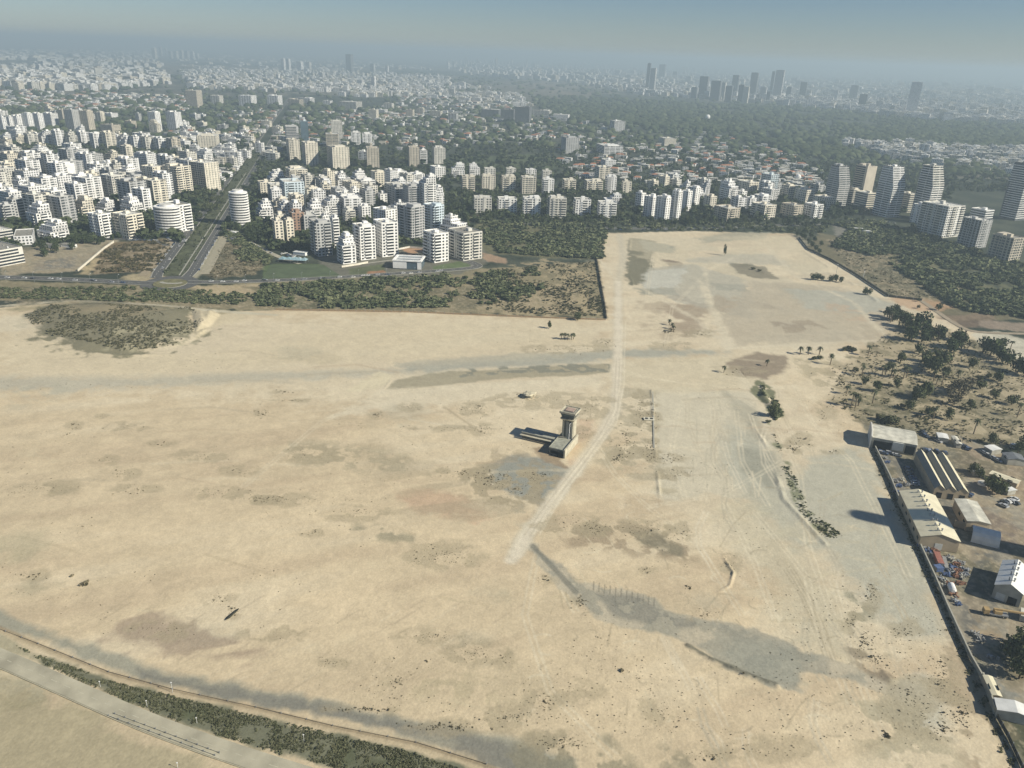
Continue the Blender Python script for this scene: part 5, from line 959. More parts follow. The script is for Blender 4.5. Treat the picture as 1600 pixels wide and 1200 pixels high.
many(lambda it, l: tree(it[0], it[1], it[2], 'thin', l, G1), [(1490, 632, 3.8), (1497, 620, 4), (1505, 615, 4), (1484, 620, 3.2), (1512, 606, 3), (1492, 610, 3)], ('half-bare grey-leaved tree', 'in the clump above the yard'), G1)
many(lambda it, l: tree(it[0], it[1], it[2], 'bush', l, G1), [(1320, 548, 2.6), (1326, 547, 3), (1334, 549, 2.8), (1272, 562, 2.2), (1280, 561, 2.4), (1376, 656, 3.4), (1388, 660, 4), (1400, 661, 3.4), (1338, 580, 2), (1530, 594, 3), (1545, 590, 2.6), (1410, 636, 2)], ('low round shrub', 'scattered about the dry grove'), G1)
many(lambda it, l: tree(it[0], it[1], it[2] * .9, 'dark', l, 'shrubs at the far corner of the sand'), [(1270, 437, 3.2), (1277, 437, 3.4), (1284, 438, 2.6), (1298, 440, 3.2), (1306, 440, 3.6), (1314, 441, 3), (1352, 460, 3.4), (1358, 461, 2.8), (1434, 471, 1.6), (1434, 482, 1.6), (1466, 485, 3)], ('dark shrub', 'along the far right corner of the sand'), '')
tree(1132, 399, 1.6, 'dark', 'small lone cypress-shaped tree on the far sand', None, 'cypress_tree', 9)
many(lambda it, l: tree(it[0], it[1], it[2], 'dark', l, 'trees at the top right corner of the sand'), [(1246, 368, 3), (1252, 371, 3.4), (1258, 375, 3.4), (1262, 381, 3.2), (1268, 386, 3), (1274, 391, 2.8), (1280, 396, 2.6), (1258, 366, 3.4), (1266, 371, 3.4), (1272, 377, 3), (1282, 384, 2.6)], ('dense dark tree', 'at the top right corner of the sand'), '')
tree(1176, 421, 2.2, 'bush', 'dark shrub on the grey patch of the far sand', None); tree(1187, 424, 2.0, 'bush', 'smaller dark shrub at the end of the grey patch', None)
tree(1208, 650, 3.4, 'oak', 'bushy tree at the end of the weedy bank on the sand', None); tree(1200, 660, 1.6, 'bush', 'small shrub just below the weedy bank on the sand', None)
tree(902, 500, 3, 'oak', 'dark bushy tree just below the corner of the scrub fence'); tree(858, 513, 1.8, 'dark', 'narrow dark tree left of the palm row on the sand', None, None, 5)
many(lambda it, l: palm(it[0], it[1], 0, l, 'palms on the far side of the sand', .8), [(877, 530), (882, 530), (887, 531), (893, 531), (896, 530), (1046, 508), (1052, 518), (1050, 514), (1198, 572), (1131, 582)], ('small palm', 'along the runway strip'), '')
many(lambda it, l: palm(it[0], it[1], it[2], l, 'palms of the dry grove'), [(1250, 554, 0), (1263, 554, 0), (1280, 554, 0), (1297, 570, 1), (1356, 556, 1), (1346, 587, 1), (1378, 587, 1), (1383, 586, 0), (1392, 588, 2), (1411, 592, 2), (1416, 590, 1), (1463, 600, 0), (1471, 602, 2), (1458, 596, 1), (1330, 635, 2), (1336, 637, 2), (1341, 634, 0), (1363, 630, 2), (1322, 616, 0), (1458, 655, 1), (1497, 591, 0), (1589, 652, 2), (1521, 678, 2), (1560, 557, 2), (1578, 548, 1), (1571, 560, 1), (1395, 590, 0), (1388, 500, 2), (1391, 504, 2), (1404, 508, 1)], ('fan palm', 'of the palms in the dry grove'), '')
many(lambda it, l: tree(it[0], it[1], it[2], 'oak', l, 'trees in the yard'), [(1551, 768, 4.4), (1558, 772, 4), (1545, 762, 3), (1582, 1030, 4.5), (1594, 1040, 5), (1602, 1020, 5), (1590, 708, 3.4), (1600, 702, 4), (1548, 694, 3), (1592, 1060, 4), (1518, 738, 2.6), (1530, 745, 2.6)], ('leafy tree', 'of the trees inside the yard'), '')
# individual street and garden trees nearest the camera
many(lambda it, l: tree(it[0], it[1], it[2], 'dark', l, 'trees along the city edge'), [(u, 346 + random.uniform(-4, 3) + (u - 760) * .012, random.uniform(2.6, 4.4)) for u in np.linspace(762, 1285, 44)], ('dark tree', 'in the line at the city\'s edge'), '')
q5 = random.Random(4)
for (poly, n, lab, kd) in (([(58, 378), (140, 374), (190, 372), (150, 384), (60, 402)], 18, 'dark green garden tree among the low buildings left of the roundabout', 'dark'), ([(340, 352), (400, 362), (430, 380), (400, 384), (360, 364)], 16, 'dark bushy tree at the foot of the curved tower', 'dark'), ([(305, 300), (350, 300), (345, 330), (310, 345)], 20, 'tree in the green pocket left of the boulevard', 'oak'),
        ([(960, 310), (1000, 320), (1000, 346), (965, 346)], 22, 'tree in the small wood left of the white group', 'oak'), ([(690, 300), (740, 300), (740, 335), (700, 345)], 22, 'tree in the gap left of the lower row facing the sand', 'dark'), ([(1060, 330), (1110, 330), (1110, 350), (1060, 350)], 16, 'tree on the lawn right of the white group', 'oak'), ([(1300, 320), (1360, 335), (1350, 350), (1290, 345)], 18, 'tree at the foot of the terraced towers', 'dark'), ([(1390, 345), (1440, 360), (1500, 395), (1480, 400), (1400, 370)], 20, 'tall scrub tree below the dark apartment group', 'dark')):
    us = [p[0] for p in poly]; vs = [p[1] for p in poly]; c = 0
    while c < n:
        u, v = q5.uniform(min(us), max(us)), q5.uniform(min(vs), max(vs))
        if in_poly(np.array([u]), np.array([v]), poly)[0]:
            x, y = g(u, v); c += 1
            if any(hypot(x - a, y - b) < r_ * .9 for a, b, r_ in PLACED): continue
            tree(u, v, q5.uniform(2.6, 4.6), kd, lab, lab.replace(' tree', ' trees', 1))
# ---- far city: everything past the individually built blocks
def far_boxes(name, specs, seed):
    q = np.random.default_rng(seed); Vs, Fs, MI, UV = [], [], [], []; base_i = 0
    TP = [('W', 'p'), ('W', 'a'), ('C', 'p'), ('O', 'a'), ('W', 'b'), ('T', 'p'), ('G', 't')]; mats = [fac(*k) for k in TP] + [M_ROOF, M_TILE, M_RDARK]
    for poly, n, hr, wr, phi, tile in specs:
        P = px_points(poly, n, q, dens=lambda x, y, q_: fbm(x, y, 420, 3, 77) + q_.uniform(-.22, .22, x.shape) > .46); P = P[off_roads(P) & clear_of(P, PLACED, 1.0)]
        for x, y in P:
            h = q.uniform(*hr) * (1.6 if q.random() < .06 and not tile else 1); w, d = q.uniform(*wr) / 2, q.uniform(*wr) / 2 * q.uniform(.5, .9); a = radians(phi + q.normal() * 10); ca, sa = cos(a), sin(a); mi = int(q.choice(7, p=[.3, .2, .16, .14, .08, .07, .05]))
            C = [(x + (sx * w) * ca - (sy * d) * sa, y + (sx * w) * sa + (sy * d) * ca) for sx, sy in ((-1, -1), (1, -1), (1, 1), (-1, 1))]
            V = [(cx_, cy_, 0) for cx_, cy_ in C] + [(cx_, cy_, h) for cx_, cy_ in C]; k = q.random()
            if tile and k < .14:
                V[4:] = [(cx_, cy_, h) for cx_, cy_ in C]; rx = [(x - w * .45 * ca, y - w * .45 * sa, h + 2), (x + w * .45 * ca, y + w * .45 * sa, h + 2)]; V += rx
                F = [(0, 1, 5, 4), (1, 2, 6, 5), (2, 3, 7, 6), (3, 0, 4, 7), (4, 5, 9, 8), (6, 7, 8, 9), (5, 6, 9, 9), (7, 4, 8, 8)]; M_ = [mi] * 4 + [8] * 4
            else:
                F = [(0, 1, 5, 4), (1, 2, 6, 5), (2, 3, 7, 6), (3, 0, 4, 7), (4, 5, 6, 7)]; M_ = [mi] * 4 + [7 if q.random() < .75 else 9]
                if h > 9:  # stair head
                    o = len(V); s = .3; V += [(x + (sx * w * s) * ca - (sy * d * s) * sa, y + (sx * w * s) * sa + (sy * d * s) * ca, zz) for zz in (h, h + 3) for sx, sy in ((-1, -1), (1, -1), (1, 1), (-1, 1))]
                    F += [(o, o + 1, o + 5, o + 4), (o + 1, o + 2, o + 6, o + 5), (o + 2, o + 3, o + 7, o + 6), (o + 3, o, o + 4, o + 7), (o + 4, o + 5, o + 6, o + 7)]; M_ += [mi] * 4 + [7]
            for fi, f in enumerate(F):
                if fi < 4: L = 2 * (w if fi % 2 == 0 else d); UV += [(0, .01), (L, .01), (L, h), (0, h)]
                else: UV += [(-1, -1)] * 4
                Fs.append([base_i + j for j in f])
            Vs += V; base_i += len(V); MI += M_
    Fa = np.array(Fs); me = bpy.data.meshes.new(name)
    deg = Fa[:, 2] == Fa[:, 3]
    me.from_pydata(Vs, [], [tuple(f) if not dg else tuple(f[:3]) for f, dg in zip(Fs, deg)]); me.polygons.foreach_set('material_index', np.array(MI, 'i'))
    uvf = np.array(UV).reshape(-1, 4, 2); flat = np.concatenate([u if not dg else u[:3] for u, dg in zip(uvf, deg)]); me.uv_layers.new(name='UVMap').data.foreach_set('uv', flat.astype('f').ravel())
    for m_ in mats: me.materials.append(m_)
    o = link(name, me); o['kind'] = 'stuff'; return o
far_boxes('villas', [([(330, 160), (560, 170), (800, 175), (960, 190), (1150, 215), (1240, 245), (1290, 275), (1280, 300), (1000, 286), (900, 280), (840, 240), (700, 244), (560, 228), (440, 240), (340, 230)], 1000, (4, 8.5), (9, 19), -14, True),
    ([(0, 140), (300, 150), (290, 175), (150, 172), (0, 168)], 420, (4, 8), (14, 26), -14, True), ([(640, 150), (800, 165), (790, 190), (560, 185)], 260, (4, 9), (14, 30), -14, True), ([(260, 210), (420, 190), (400, 260), (340, 290)], 120, (4, 9), (12, 20), -14, True)], 90)
far_boxes('distant_city_blocks', [([(-20, 108), (150, 94), (250, 97), (262, 132), (150, 142), (-20, 140)], 1300, (14, 30), (24, 60), -20, False), ([(-20, 78), (240, 80), (240, 95), (-20, 96)], 350, (14, 30), (50, 120), -20, False),
    ([(280, 112), (480, 108), (700, 120), (710, 150), (560, 152), (300, 138)], 1700, (10, 22), (20, 38), -14, False), ([(280, 82), (560, 92), (700, 110), (280, 108)], 200, (10, 20), (40, 90), -14, False), ([(600, 122), (800, 140), (830, 168), (660, 152)], 260, (9, 18), (20, 36), -14, False),
    ([(880, 128), (1240, 140), (1640, 160), (1640, 200), (1450, 190), (1250, 166), (1000, 149)], 3600, (12, 30), (18, 36), -25, False), ([(700, 104), (1640, 128), (1640, 162), (1240, 142), (860, 128), (720, 116)], 3200, (14, 45), (30, 70), -25, False),
    ([(700, 98), (1030, 103), (1030, 109), (700, 108)], 190, (45, 85), (22, 40), -25, False), ([(1030, 106), (1640, 124), (1640, 132), (1030, 112)], 500, (30, 80), (30, 80), -25, False), ([(1310, 226), (1420, 228), (1640, 240), (1640, 276), (1480, 268), (1380, 246)], 420, (8, 20), (14, 26), -25, False),
    ([(300, 180), (440, 200), (430, 250), (340, 262), (250, 240)], 90, (8, 16), (16, 26), -14, False)], 91)
# ================= roads, fences, cars, lamps =================
M_ASPH = mat('asphalt', (.10, .10, .095), .9, .2, .4); M_ASPHL = mat('worn_asphalt', (.37, .345, .26), .95, .22, .12); M_KERB = mat('kerb_stone', (.34, .33, .28), .9, .1, 1); M_PAINT = mat('road_paint', (.62, .6, .52), .8, .1, 1); M_LAWN = mat('lawn', (.075, .082, .045), .95, .5, .1)
def ribbon(pts, w, z, b=None, mi=0, off=0.0, closed=False, thick=0.0):
    b = b or MB(); n = len(pts); Lp, Rp = [], []
    for i in range(n):
        a, c = pts[(i - 1) % n] if closed else pts[max(0, i - 1)], pts[(i + 1) % n] if closed else pts[min(n - 1, i + 1)]
        dx, dy = c[0] - a[0], c[1] - a[1]; L = hypot(dx, dy) or 1; nx, ny = -dy / L, dx / L
        Lp.append((pts[i][0] + nx * (off + w / 2), pts[i][1] + ny * (off + w / 2))); Rp.append((pts[i][0] + nx * (off - w / 2), pts[i][1] + ny * (off - w / 2)))
    for i in range(n if closed else n - 1):
        j = (i + 1) % n; b.quad([(*Rp[i], z), (*Rp[j], z), (*Lp[j], z), (*Lp[i], z)], mi)
        if thick:
            b.quad([(*Lp[i], z - thick), (*Lp[i], z), (*Lp[j], z), (*Lp[j], z - thick)], mi); b.quad([(*Rp[i], z), (*Rp[i], z - thick), (*Rp[j], z - thick), (*Rp[j], z)], mi)
    return b
def dense(pts, step=6.0):
    P = world(pts) if pts and max(abs(p[1]) for p in pts) else pts; out = []
    for i in range(len(P) - 1):
        (x0, y0), (x1, y1) = P[i], P[i + 1]; n = max(1, int(hypot(x1 - x0, y1 - y0) / step)); out += [(x0 + (x1 - x0) * k / n, y0 + (y1 - y0) * k / n) for k in range(n)]
    return out + [P[-1]]
def smooth(P, it=2):
    for _ in range(it):
        Q = [P[0]]
        for a, b in zip(P, P[1:]): Q += [(a[0] * .75 + b[0] * .25, a[1] * .75 + b[1] * .25), (a[0] * .25 + b[0] * .75, a[1] * .25 + b[1] * .75)]
        P = Q + [P[-1]]
    return P
def road(name, px, w, z=.12, m=None, kerb=True, dash=True, centre=0.0):
    P = smooth(world(px), 2); tag(ribbon(P, w, z).build(name, m or M_ASPH), kind='structure')
    if kerb:
        for s in (-1, 1): tag(ribbon(P, .5, z + .13, off=s * (w / 2 + .25), thick=.3).build('kerb', M_KERB), kind='structure')
    if dash:
        b = MB(); acc = 0.0
        for a, c in zip(P, P[1:]):
            L = hypot(c[0] - a[0], c[1] - a[1]); n = int(L / 6) or 1
            for k in range(n):
                t0, t1 = (k + .1) / n, (k + .6) / n; ribbon([(a[0] + (c[0] - a[0]) * t, a[1] + (c[1] - a[1]) * t) for t in (t0, t1)], .25, z + .03, b)
        tag(b.build('lane_marking', M_PAINT), kind='structure')
    return P
RING = road('road', [(-300, 428), (0, 433), (120, 437), (215, 442), (240, 443)], 11); RING2 = road('road', [(292, 441), (400, 440), (520, 434), (640, 426), (716, 421), (744, 418), (748, 414), (728, 407), (705, 404)], 9)
cxr, cyr = (float(c) for c in g(266, 443)); circ = [(cxr + 20 * cos(2 * pi * k / 36), cyr + 20 * sin(2 * pi * k / 36)) for k in range(36)]
tag(ribbon(circ, 10, .16, closed=True).build('road', M_ASPH), kind='structure')
b = MB(); b.prism([(cxr + 14.5 * cos(2 * pi * k / 30), cyr + 14.5 * sin(2 * pi * k / 30)) for k in range(30)], 0, .35, 0, 1); tag(b.build('roundabout_island', [M_KERB, mat('dry_planting', (.16, .15, .08), .95, .3, .3)]), kind='structure')
b = MB(); P = [(cxr + 10 * cos(t), cyr + 5 + 6 * sin(t)) for t in np.linspace(3.4, 6.0, 10)]; tag(ribbon(P, 3.5, .42, b).build('path', M_KERB), kind='structure')
# the boulevard: two carriageways and a green median
bd = np.array([-.2285, .9735]); bn = np.array([.9735, .2285]); b0 = np.array(g(265, 437))
def bl(t, off): q = b0 + bd * t + bn * off; return (float(q[0]), float(q[1]))
for off, w in ((-15, 9), (16, 9)):
    P = [bl(t, off + (3 if off < 0 else -3) * max(0, 1 - t / 30)) for t in list(range(8, 60, 8)) + list(range(60, 3000, 60))]; tag(ribbon(P, w, .12).build('road', M_ASPH), kind='structure')
    for s in (-1, 1): tag(ribbon(P, .7, .26, off=s * (w / 2 + .35), thick=.3).build('kerb', M_KERB), kind='structure')
    b = MB()
    for t in range(10, 900, 9): ribbon([bl(t, off), bl(t + 4, off)], .25, .15, b)
    tag(b.build('lane_marking', M_PAINT), kind='structure')
tag(ribbon([bl(t, .5) for t in range(14, 1100, 30)], 19, .10).build('lawn', M_LAWN), kind='structure'); tag(ribbon([bl(t, 6) for t in range(14, 700, 30)], 1.2, .16).build('path', M_KERB), kind='structure')
tag(ribbon([bl(t, 28) for t in range(16, 330, 30)], 9, .09).build('dirt_lane', mat('packed_dirt', (.32, .29, .21), .95, .15, .3)), kind='structure'); tag(ribbon([bl(t, -26) for t in range(16, 260, 30)], 8, .09).build('dirt_lane', mat('packed_earth', (.30, .25, .17), .95, .15, .3)), kind='structure')
road('road', [(700, 340), (760, 344), (860, 352), (940, 357), (1100, 357), (1230, 352), (1330, 348), (1360, 352), (1420, 372), (1500, 400), (1620, 440)], 9, dash=False); road('road', [(150, 372), (196, 374), (240, 374), (262, 384)], 6, dash=False, kerb=False); road('path', [(378, 372), (400, 384), (440, 404), (470, 412)], 6, m=M_ASPHL, dash=False, kerb=False)
road('path', [(520, 409), (560, 414), (590, 409), (640, 404)], 3, m=M_KERB, dash=False, kerb=False); road('path', [(1440, 470), (1500, 512), (1530, 520), (1620, 522)], 5, m=mat('dusty_track', (.3, .25, .18), .95, .15, .3), dash=False, kerb=False)
# playing field
b = MB(); b.quad([(*map(float, g(*p)), .14) for p in [(409, 436), (534, 432), (506, 414), (424, 414)]]); tag(b.build('playing_field', mat('turf', (.085, .11, .06), .95, .22, .1)), kind='structure')
# coast road, lower left
CR = [(-200, 960), (-60, 1002), (0, 1027), (65, 1055), (150, 1093), (235, 1130), (330, 1165), (420, 1195), (600, 1250)]
P = smooth(world(CR), 2); tag(ribbon(P, 6.6, .06).build('coast_road', M_ASPHL), kind='structure')
b = MB()
for a, c in zip(P, P[1:]):
    L = hypot(c[0] - a[0], c[1] - a[1]); n = max(1, int(L / 5))
    for k in range(n): ribbon([(a[0] + (c[0] - a[0]) * t, a[1] + (c[1] - a[1]) * t) for t in ((k + .2) / n, (k + .65) / n)], .22, .09, b)
tag(b.build('lane_marking', mat('faded_paint', (.45, .43, .33), .9, .1, 1)), kind='structure'); tag(ribbon(P, .3, .14, off=-3.6, thick=.2).build('kerb', mat('dusty_kerb', (.40, .37, .27), .9, .1, 1)), kind='structure')
# ---- fences and walls
def run(name, label, cat, px, h, th, m, posts=0, panel=True, group=None):
    P = dense(px, posts or 8); root = empty(name, (P[0][0], P[0][1], 0)); tag(root, label, cat, group); o = P[0]; Q = [(x - o[0], y - o[1]) for x, y in P]
    b = MB()
    for a, c in zip(Q, Q[1:]):
        dx, dy = c[0] - a[0], c[1] - a[1]; L = hypot(dx, dy); nx, ny = -dy / L * th / 2, dx / L * th / 2; pl = [(a[0] - nx, a[1] - ny), (c[0] - nx, c[1] - ny), (c[0] + nx, c[1] + ny), (a[0] + nx, a[1] + ny)]; b.prism(pl, .0, h)
    b.build('panel' if posts else 'wall_body', m, root)
    if posts:
        pm = MB().box(-.12, .12, -.12, .12, 0, h + .35).build('post', M_STEEL); me_ = pm.data; bpy.data.objects.remove(pm)
        for x, y in Q[:98]: place_mesh('post', me_, root, (x, y, 0))
    else:
        b = MB(); ribbon(Q, th + .25, h + .15, b, thick=.15); b.build('coping', M_KERB, root)
    return root
M_WCON = mat('wall_concrete', (.33, .31, .24), .9, .25, .4)
run('boundary_wall', 'long concrete wall dividing the sand from the hangar yard', 'wall', [(1366, 700), (1390, 748), (1408, 792), (1437, 855), (1460, 905), (1480, 952), (1502, 1000), (1516, 1030), (1533, 1060)], 1.9, .3, M_WCON)
run('boundary_wall', 'end stretch of the concrete wall beside the two bottom sheds', 'wall', [(1533, 1060), (1544, 1090), (1553, 1116)], 2.8, .3, M_WCON)
run('fence', 'dark mesh fence running on from the concrete wall at the bottom right', 'fence', [(1556, 1120), (1574, 1152), (1596, 1200), (1620, 1250)], 1.8, .1, mat('dark_mesh', (.06, .06, .05), .9, .2, 1), posts=4)
run('fence', 'dark fence along the far right edge of the sand', 'fence', [(1248, 372), (1262, 390), (1300, 408), (1340, 432), (1388, 464), (1440, 470)], 2.2, .15, mat('dark_netting', (.07, .07, .055), .9, .2, 1), posts=7)
run('fence', 'rusty fence on the left edge of the sandy track by the scrub', 'fence', [(932, 402), (938, 440), (944, 470), (948, 498)], 1.8, .12, mat('rusty_mesh', (.15, .11, .07), .9, .2, 1), posts=7)
run('fence', 'low fence between the scrub and the sand in the middle', 'fence', [(430, 484), (640, 488), (860, 497), (946, 500)], 1.1, .1, mat('faded_mesh', (.30, .22, .14), .9, .2, 1), posts=7)
run('fence', 'wire fence along the ditch in the lower left', 'fence', [(-40, 968), (60, 1006), (170, 1050), (270, 1077), (400, 1105), (520, 1134), (650, 1160), (760, 1194)], .32, .05, mat('old_wire', (.34, .28, .19), .9, .2, 1), posts=8)
run('yard_wall', 'cream wall beside the weedy lot left of the roundabout', 'wall', [(122, 424), (143, 406), (163, 389), (178, 379)], 2.2, .5, M_WALL['C'])
run('yard_wall', 'pale low wall under the dark balcony block above the playing field', 'wall', [(534, 418), (560, 414), (575, 411)], 2.0, .4, M_WALL['C'])
run('yard_wall', 'low wall beside the orange dirt lot in the centre quarter', 'wall', [(620, 391), (640, 387), (662, 389)], 1.8, .4, M_WALL['O'])
for k, (a, c) in enumerate((((170, 1119), (336, 1181)), ((180, 1116), (343, 1177)))):
    run('guard_rail', ['lower', 'upper'][k] + ' of the two parallel guard rails beside the coast road', 'guard rail', [a, c], .45, .12, mat('rail_steel', (.42, .40, .32), .7, .2, 1), posts=4, group='guard rails')
# concrete spillway line on the sand
for a, c, lab in (((1020, 612), (1022, 700), 'pale concrete edge strip running down the sand right of the tower'),):
    P = world([a, c]); o = ribbon(P, .8, .18, thick=.3).build('edge_strip', M_KERB); tag(o, lab, 'concrete strip')
# concrete slab with two manholes, rubble heap
x, y = (float(c) for c in g(1014, 655)); root = empty('concrete_slab', (x, y, 0)); tag(root, 'pale concrete slab with two dark round openings right of the tower', 'slab')
MB().box(-3.2, 3.2, -1.8, 1.8, 0, .5).build('slab_body', mat('pale_concrete', (.55, .52, .42), .9, .1, .6), root)
for s in (-1, 1): b = MB(); b.tube((s * 1.5, 0, .5), (s * 1.5, 0, .62), 1.0, n=12); b.build('opening', M_DARK, root)
x, y = (float(c) for c in g(828, 620)); V, F = lump(np.random.default_rng(8), 3, .6, .18); V[:, :2] *= 3.6; V[:, 2] *= 4; me = np_mesh('rubble_heap', V, F, np.tile(np.array([[.52, .47, .34]]), (len(V), 1)), [attr_mat('rubble', .95, .9, .35, .8)]); o = link('rubble_heap', me); o.location = (x, y, -.1); tag(o, 'pale heap of rubble on the sand left of the tower', 'rubble heap', kind='thing')
bb = MB(); q = random.Random(3)
for _ in range(60):
    a, r_ = q.uniform(0, 6.3), q.uniform(0, 6); s = q.uniform(.15, .6); bb.box(r_ * cos(a) - s, r_ * cos(a) + s, r_ * sin(a) * .7 - s * .6, r_ * sin(a) * .7 + s * .6, -.1, s * 1.2)
c_ = bb.build('rubble', mat('broken_concrete', (.46, .42, .32), .95, .3, 1)); c_.location = (x, y, 0); c_['kind'] = 'stuff'
# ditch scar on the sand lower left
P = world([(352, 972), (362, 962), (372, 955), (378, 950)]); V, F = lump(np.random.default_rng(9), 3, .5, .2); me = np_mesh('tarpaulin', V * np.array([3.6, .55, .9]), F, np.tile(np.array([[.05, .05, .035]]), (len(V), 1)), [attr_mat('wet_brush', .95, 2, .4, .5)]); o = link('brush_pile', me); o.location = (*P[1], -.1); o.rotation_euler.z = atan2(P[3][1] - P[0][1], P[3][0] - P[0][0]); tag(o, 'long thin dark brush pile on the sand at the lower left', 'brush pile', kind='thing')
# ---- vehicles
CARCOL = {'white': (.62, .62, .60), 'silver': (.40, .41, .42), 'dark': (.05, .055, .065), 'blue': (.07, .10, .17), 'red': (.30, .05, .04)}; M_CAR = {k: mat('car_paint', c, .3, .05, 1, .1, .5) for k, c in CARCOL.items()}; M_TYRE = mat('tyre', (.03, .03, .03), .9, .1, 2)
def mesh_of(b, mats, name='x'): o = b.build(name, mats); me = o.data; bpy.data.objects.remove(o); return me
def car_meshes():
    b = MB(); prof = [(-2.2, .35), (2.2, .35), (2.2, .75), (1.3, .92), (-1.9, .95), (-2.2, .8)]
    def ext(b, prof, hw, mi=0):
        b.quad([(x, -hw, z) for x, z in prof], mi); b.quad([(x, hw, z) for x, z in prof[::-1]], mi)
        for i in range(len(prof)): (x0, z0), (x1, z1) = prof[i], prof[(i + 1) % len(prof)]; b.quad([(x0, -hw, z0), (x0, hw, z0), (x1, hw, z1), (x1, -hw, z1)], mi)
    ext(b, prof, .88); ext(b, [(-1.5, 1.36), (.35, 1.4), (.35, 1.46), (-1.4, 1.44)], .66); c = MB(); ext(c, [(-1.9, .95), (1.1, .94), (.35, 1.4), (-1.5, 1.38)], .72); w = MB(); w.tube((0, -.1, 0), (0, .1, 0), .33, n=8); return b, c, w
cb, cc, cw = car_meshes(); CAB = mesh_of(cc, M_GLASS); WHL = mesh_of(cw, M_TYRE); BODY = {k: mesh_of(cb, m) for k, m in M_CAR.items()}
def car(x, y, rz, col, label, group, full=True):
    r = empty('parked_car', (x, y, .02), rz); tag(r, label, 'car', group); place_mesh('body', BODY[col], r); place_mesh('cabin', CAB, r)
    if full:
        for sx in (-1.4, 1.4):
            for sy in (-.8, .8): place_mesh('wheel', WHL, r, (sx, sy, .33))
def carrow(px, n, along, where, seed, cols='white white silver dark silver blue', full=False, spread=.4, z=0, adj='parked'):
    q = random.Random(seed); P = world(px); tot = [hypot(b[0] - a[0], b[1] - a[1]) for a, b in zip(P, P[1:])]; S_ = sum(tot); items = []
    for k in range(n):
        s = (k + .5 + q.uniform(-.35, .35)) / n * S_; i = 0
        while i < len(tot) - 1 and s > tot[i]: s -= tot[i]; i += 1
        a, b = P[i], P[i + 1]; t = s / tot[i]; ang = atan2(b[1] - a[1], b[0] - a[0]); items.append((a[0] + (b[0] - a[0]) * t + q.uniform(-spread, spread), a[1] + (b[1] - a[1]) * t + q.uniform(-spread, spread), ang + (0 if along else pi / 2) + q.uniform(-.08, .08)))
    items.sort(key=lambda i: proj(i[0], i[1], 0)[0])
    for k, (x, y, a) in enumerate(items):
        c = q.choice(cols.split()); car(x, y, a, c, '%s car, %s from left %s' % (c, ordw(k + 1), where), 'cars ' + where, full)
def blp(t0, t1, off): return [tuple(proj(*bl(t, off), 0)) for t in (t0, t1)]
carrow([(262, 372), (276, 379), (290, 374), (286, 379)], 12, False, 'in the lot under the curved block', 1); carrow([(196, 375), (246, 376)], 14, False, 'behind the weedy lot', 2)
carrow(blp(30, 420, -20), 22, True, 'parked on the left side of the boulevard', 3); carrow(blp(30, 260, -13), 6, True, 'driving on the left carriageway', 4); carrow(blp(20, 300, 21), 14, True, 'parked on the right side of the boulevard', 5); carrow(blp(400, 900, 15), 8, True, 'far up the boulevard', 6)
carrow([(352, 368), (366, 372), (360, 378)], 9, False, 'by the building site beside the boulevard', 7, spread=2); carrow([(378, 372), (400, 384), (425, 396)], 9, True, 'on the lane above the playing field', 8); carrow([(442, 396), (470, 404)], 10, False, 'beside the blue awning', 9, spread=3)
carrow([(0, 434), (120, 438), (205, 443)], 10, True, 'on the ring road left of the roundabout', 10, spread=1.5); carrow([(320, 441), (500, 436), (640, 427), (700, 423)], 22, True, 'on the ring road right of the roundabout', 11, spread=1.8); carrow([(622, 376), (655, 380)], 12, False, 'in the lot beside the dark block', 12, spread=3)
carrow([(880, 357), (1000, 360), (1200, 354)], 16, True, 'on the road along the sand', 13, spread=2); carrow([(1345, 372), (1392, 389)], 22, False, 'in the right row of the dirt car park', 14, spread=1); carrow([(1342, 386), (1388, 390)], 12, False, 'in the near row of the dirt car park', 15); carrow([(1318, 372), (1345, 378)], 10, True, 'in the left part of the dirt car park', 16, spread=4)
carrow([(1400, 350), (1380, 346), (1360, 352)], 9, True, 'at the foot of the white terraced tower', 17, spread=2)
YC = 'blue dark dark silver dark blue'
carrow([(1370, 694), (1388, 700), (1402, 702)], 14, False, 'in front of the old hangar', 18, YC, True, 2.5); carrow([(1372, 706), (1400, 712)], 10, True, 'in the second line in front of the old hangar', 19, YC, True, 1.6); carrow([(1418, 730), (1424, 745), (1432, 760)], 9, False, 'in the shade left of the workshop', 20, 'dark silver blue', True, .5)
carrow([(1440, 704), (1478, 708)], 9, False, 'above the workshop', 21, YC, True, 1.2); carrow([(1504, 770), (1520, 776)], 5, False, 'below the workshop gables', 22, YC, True, .4); carrow([(1436, 676), (1470, 692)], 7, True, 'on the dirt beside the container office', 23, YC, True, 2); carrow([(1560, 790), (1590, 782)], 8, False, 'near the small lean-to', 24, 'white silver dark', True, 1.5)
carrow([(1490, 694), (1520, 703)], 8, False, 'beside the narrow grey shed', 25, YC, True, 1.5); carrow([(1400, 770), (1412, 775)], 4, True, 'squeezed between the hangar and the wall', 26, 'blue silver', True, .5); carrow([(1535, 708), (1560, 722)], 5, True, 'below the square pale shed', 27, 'white silver dark', True, 1)
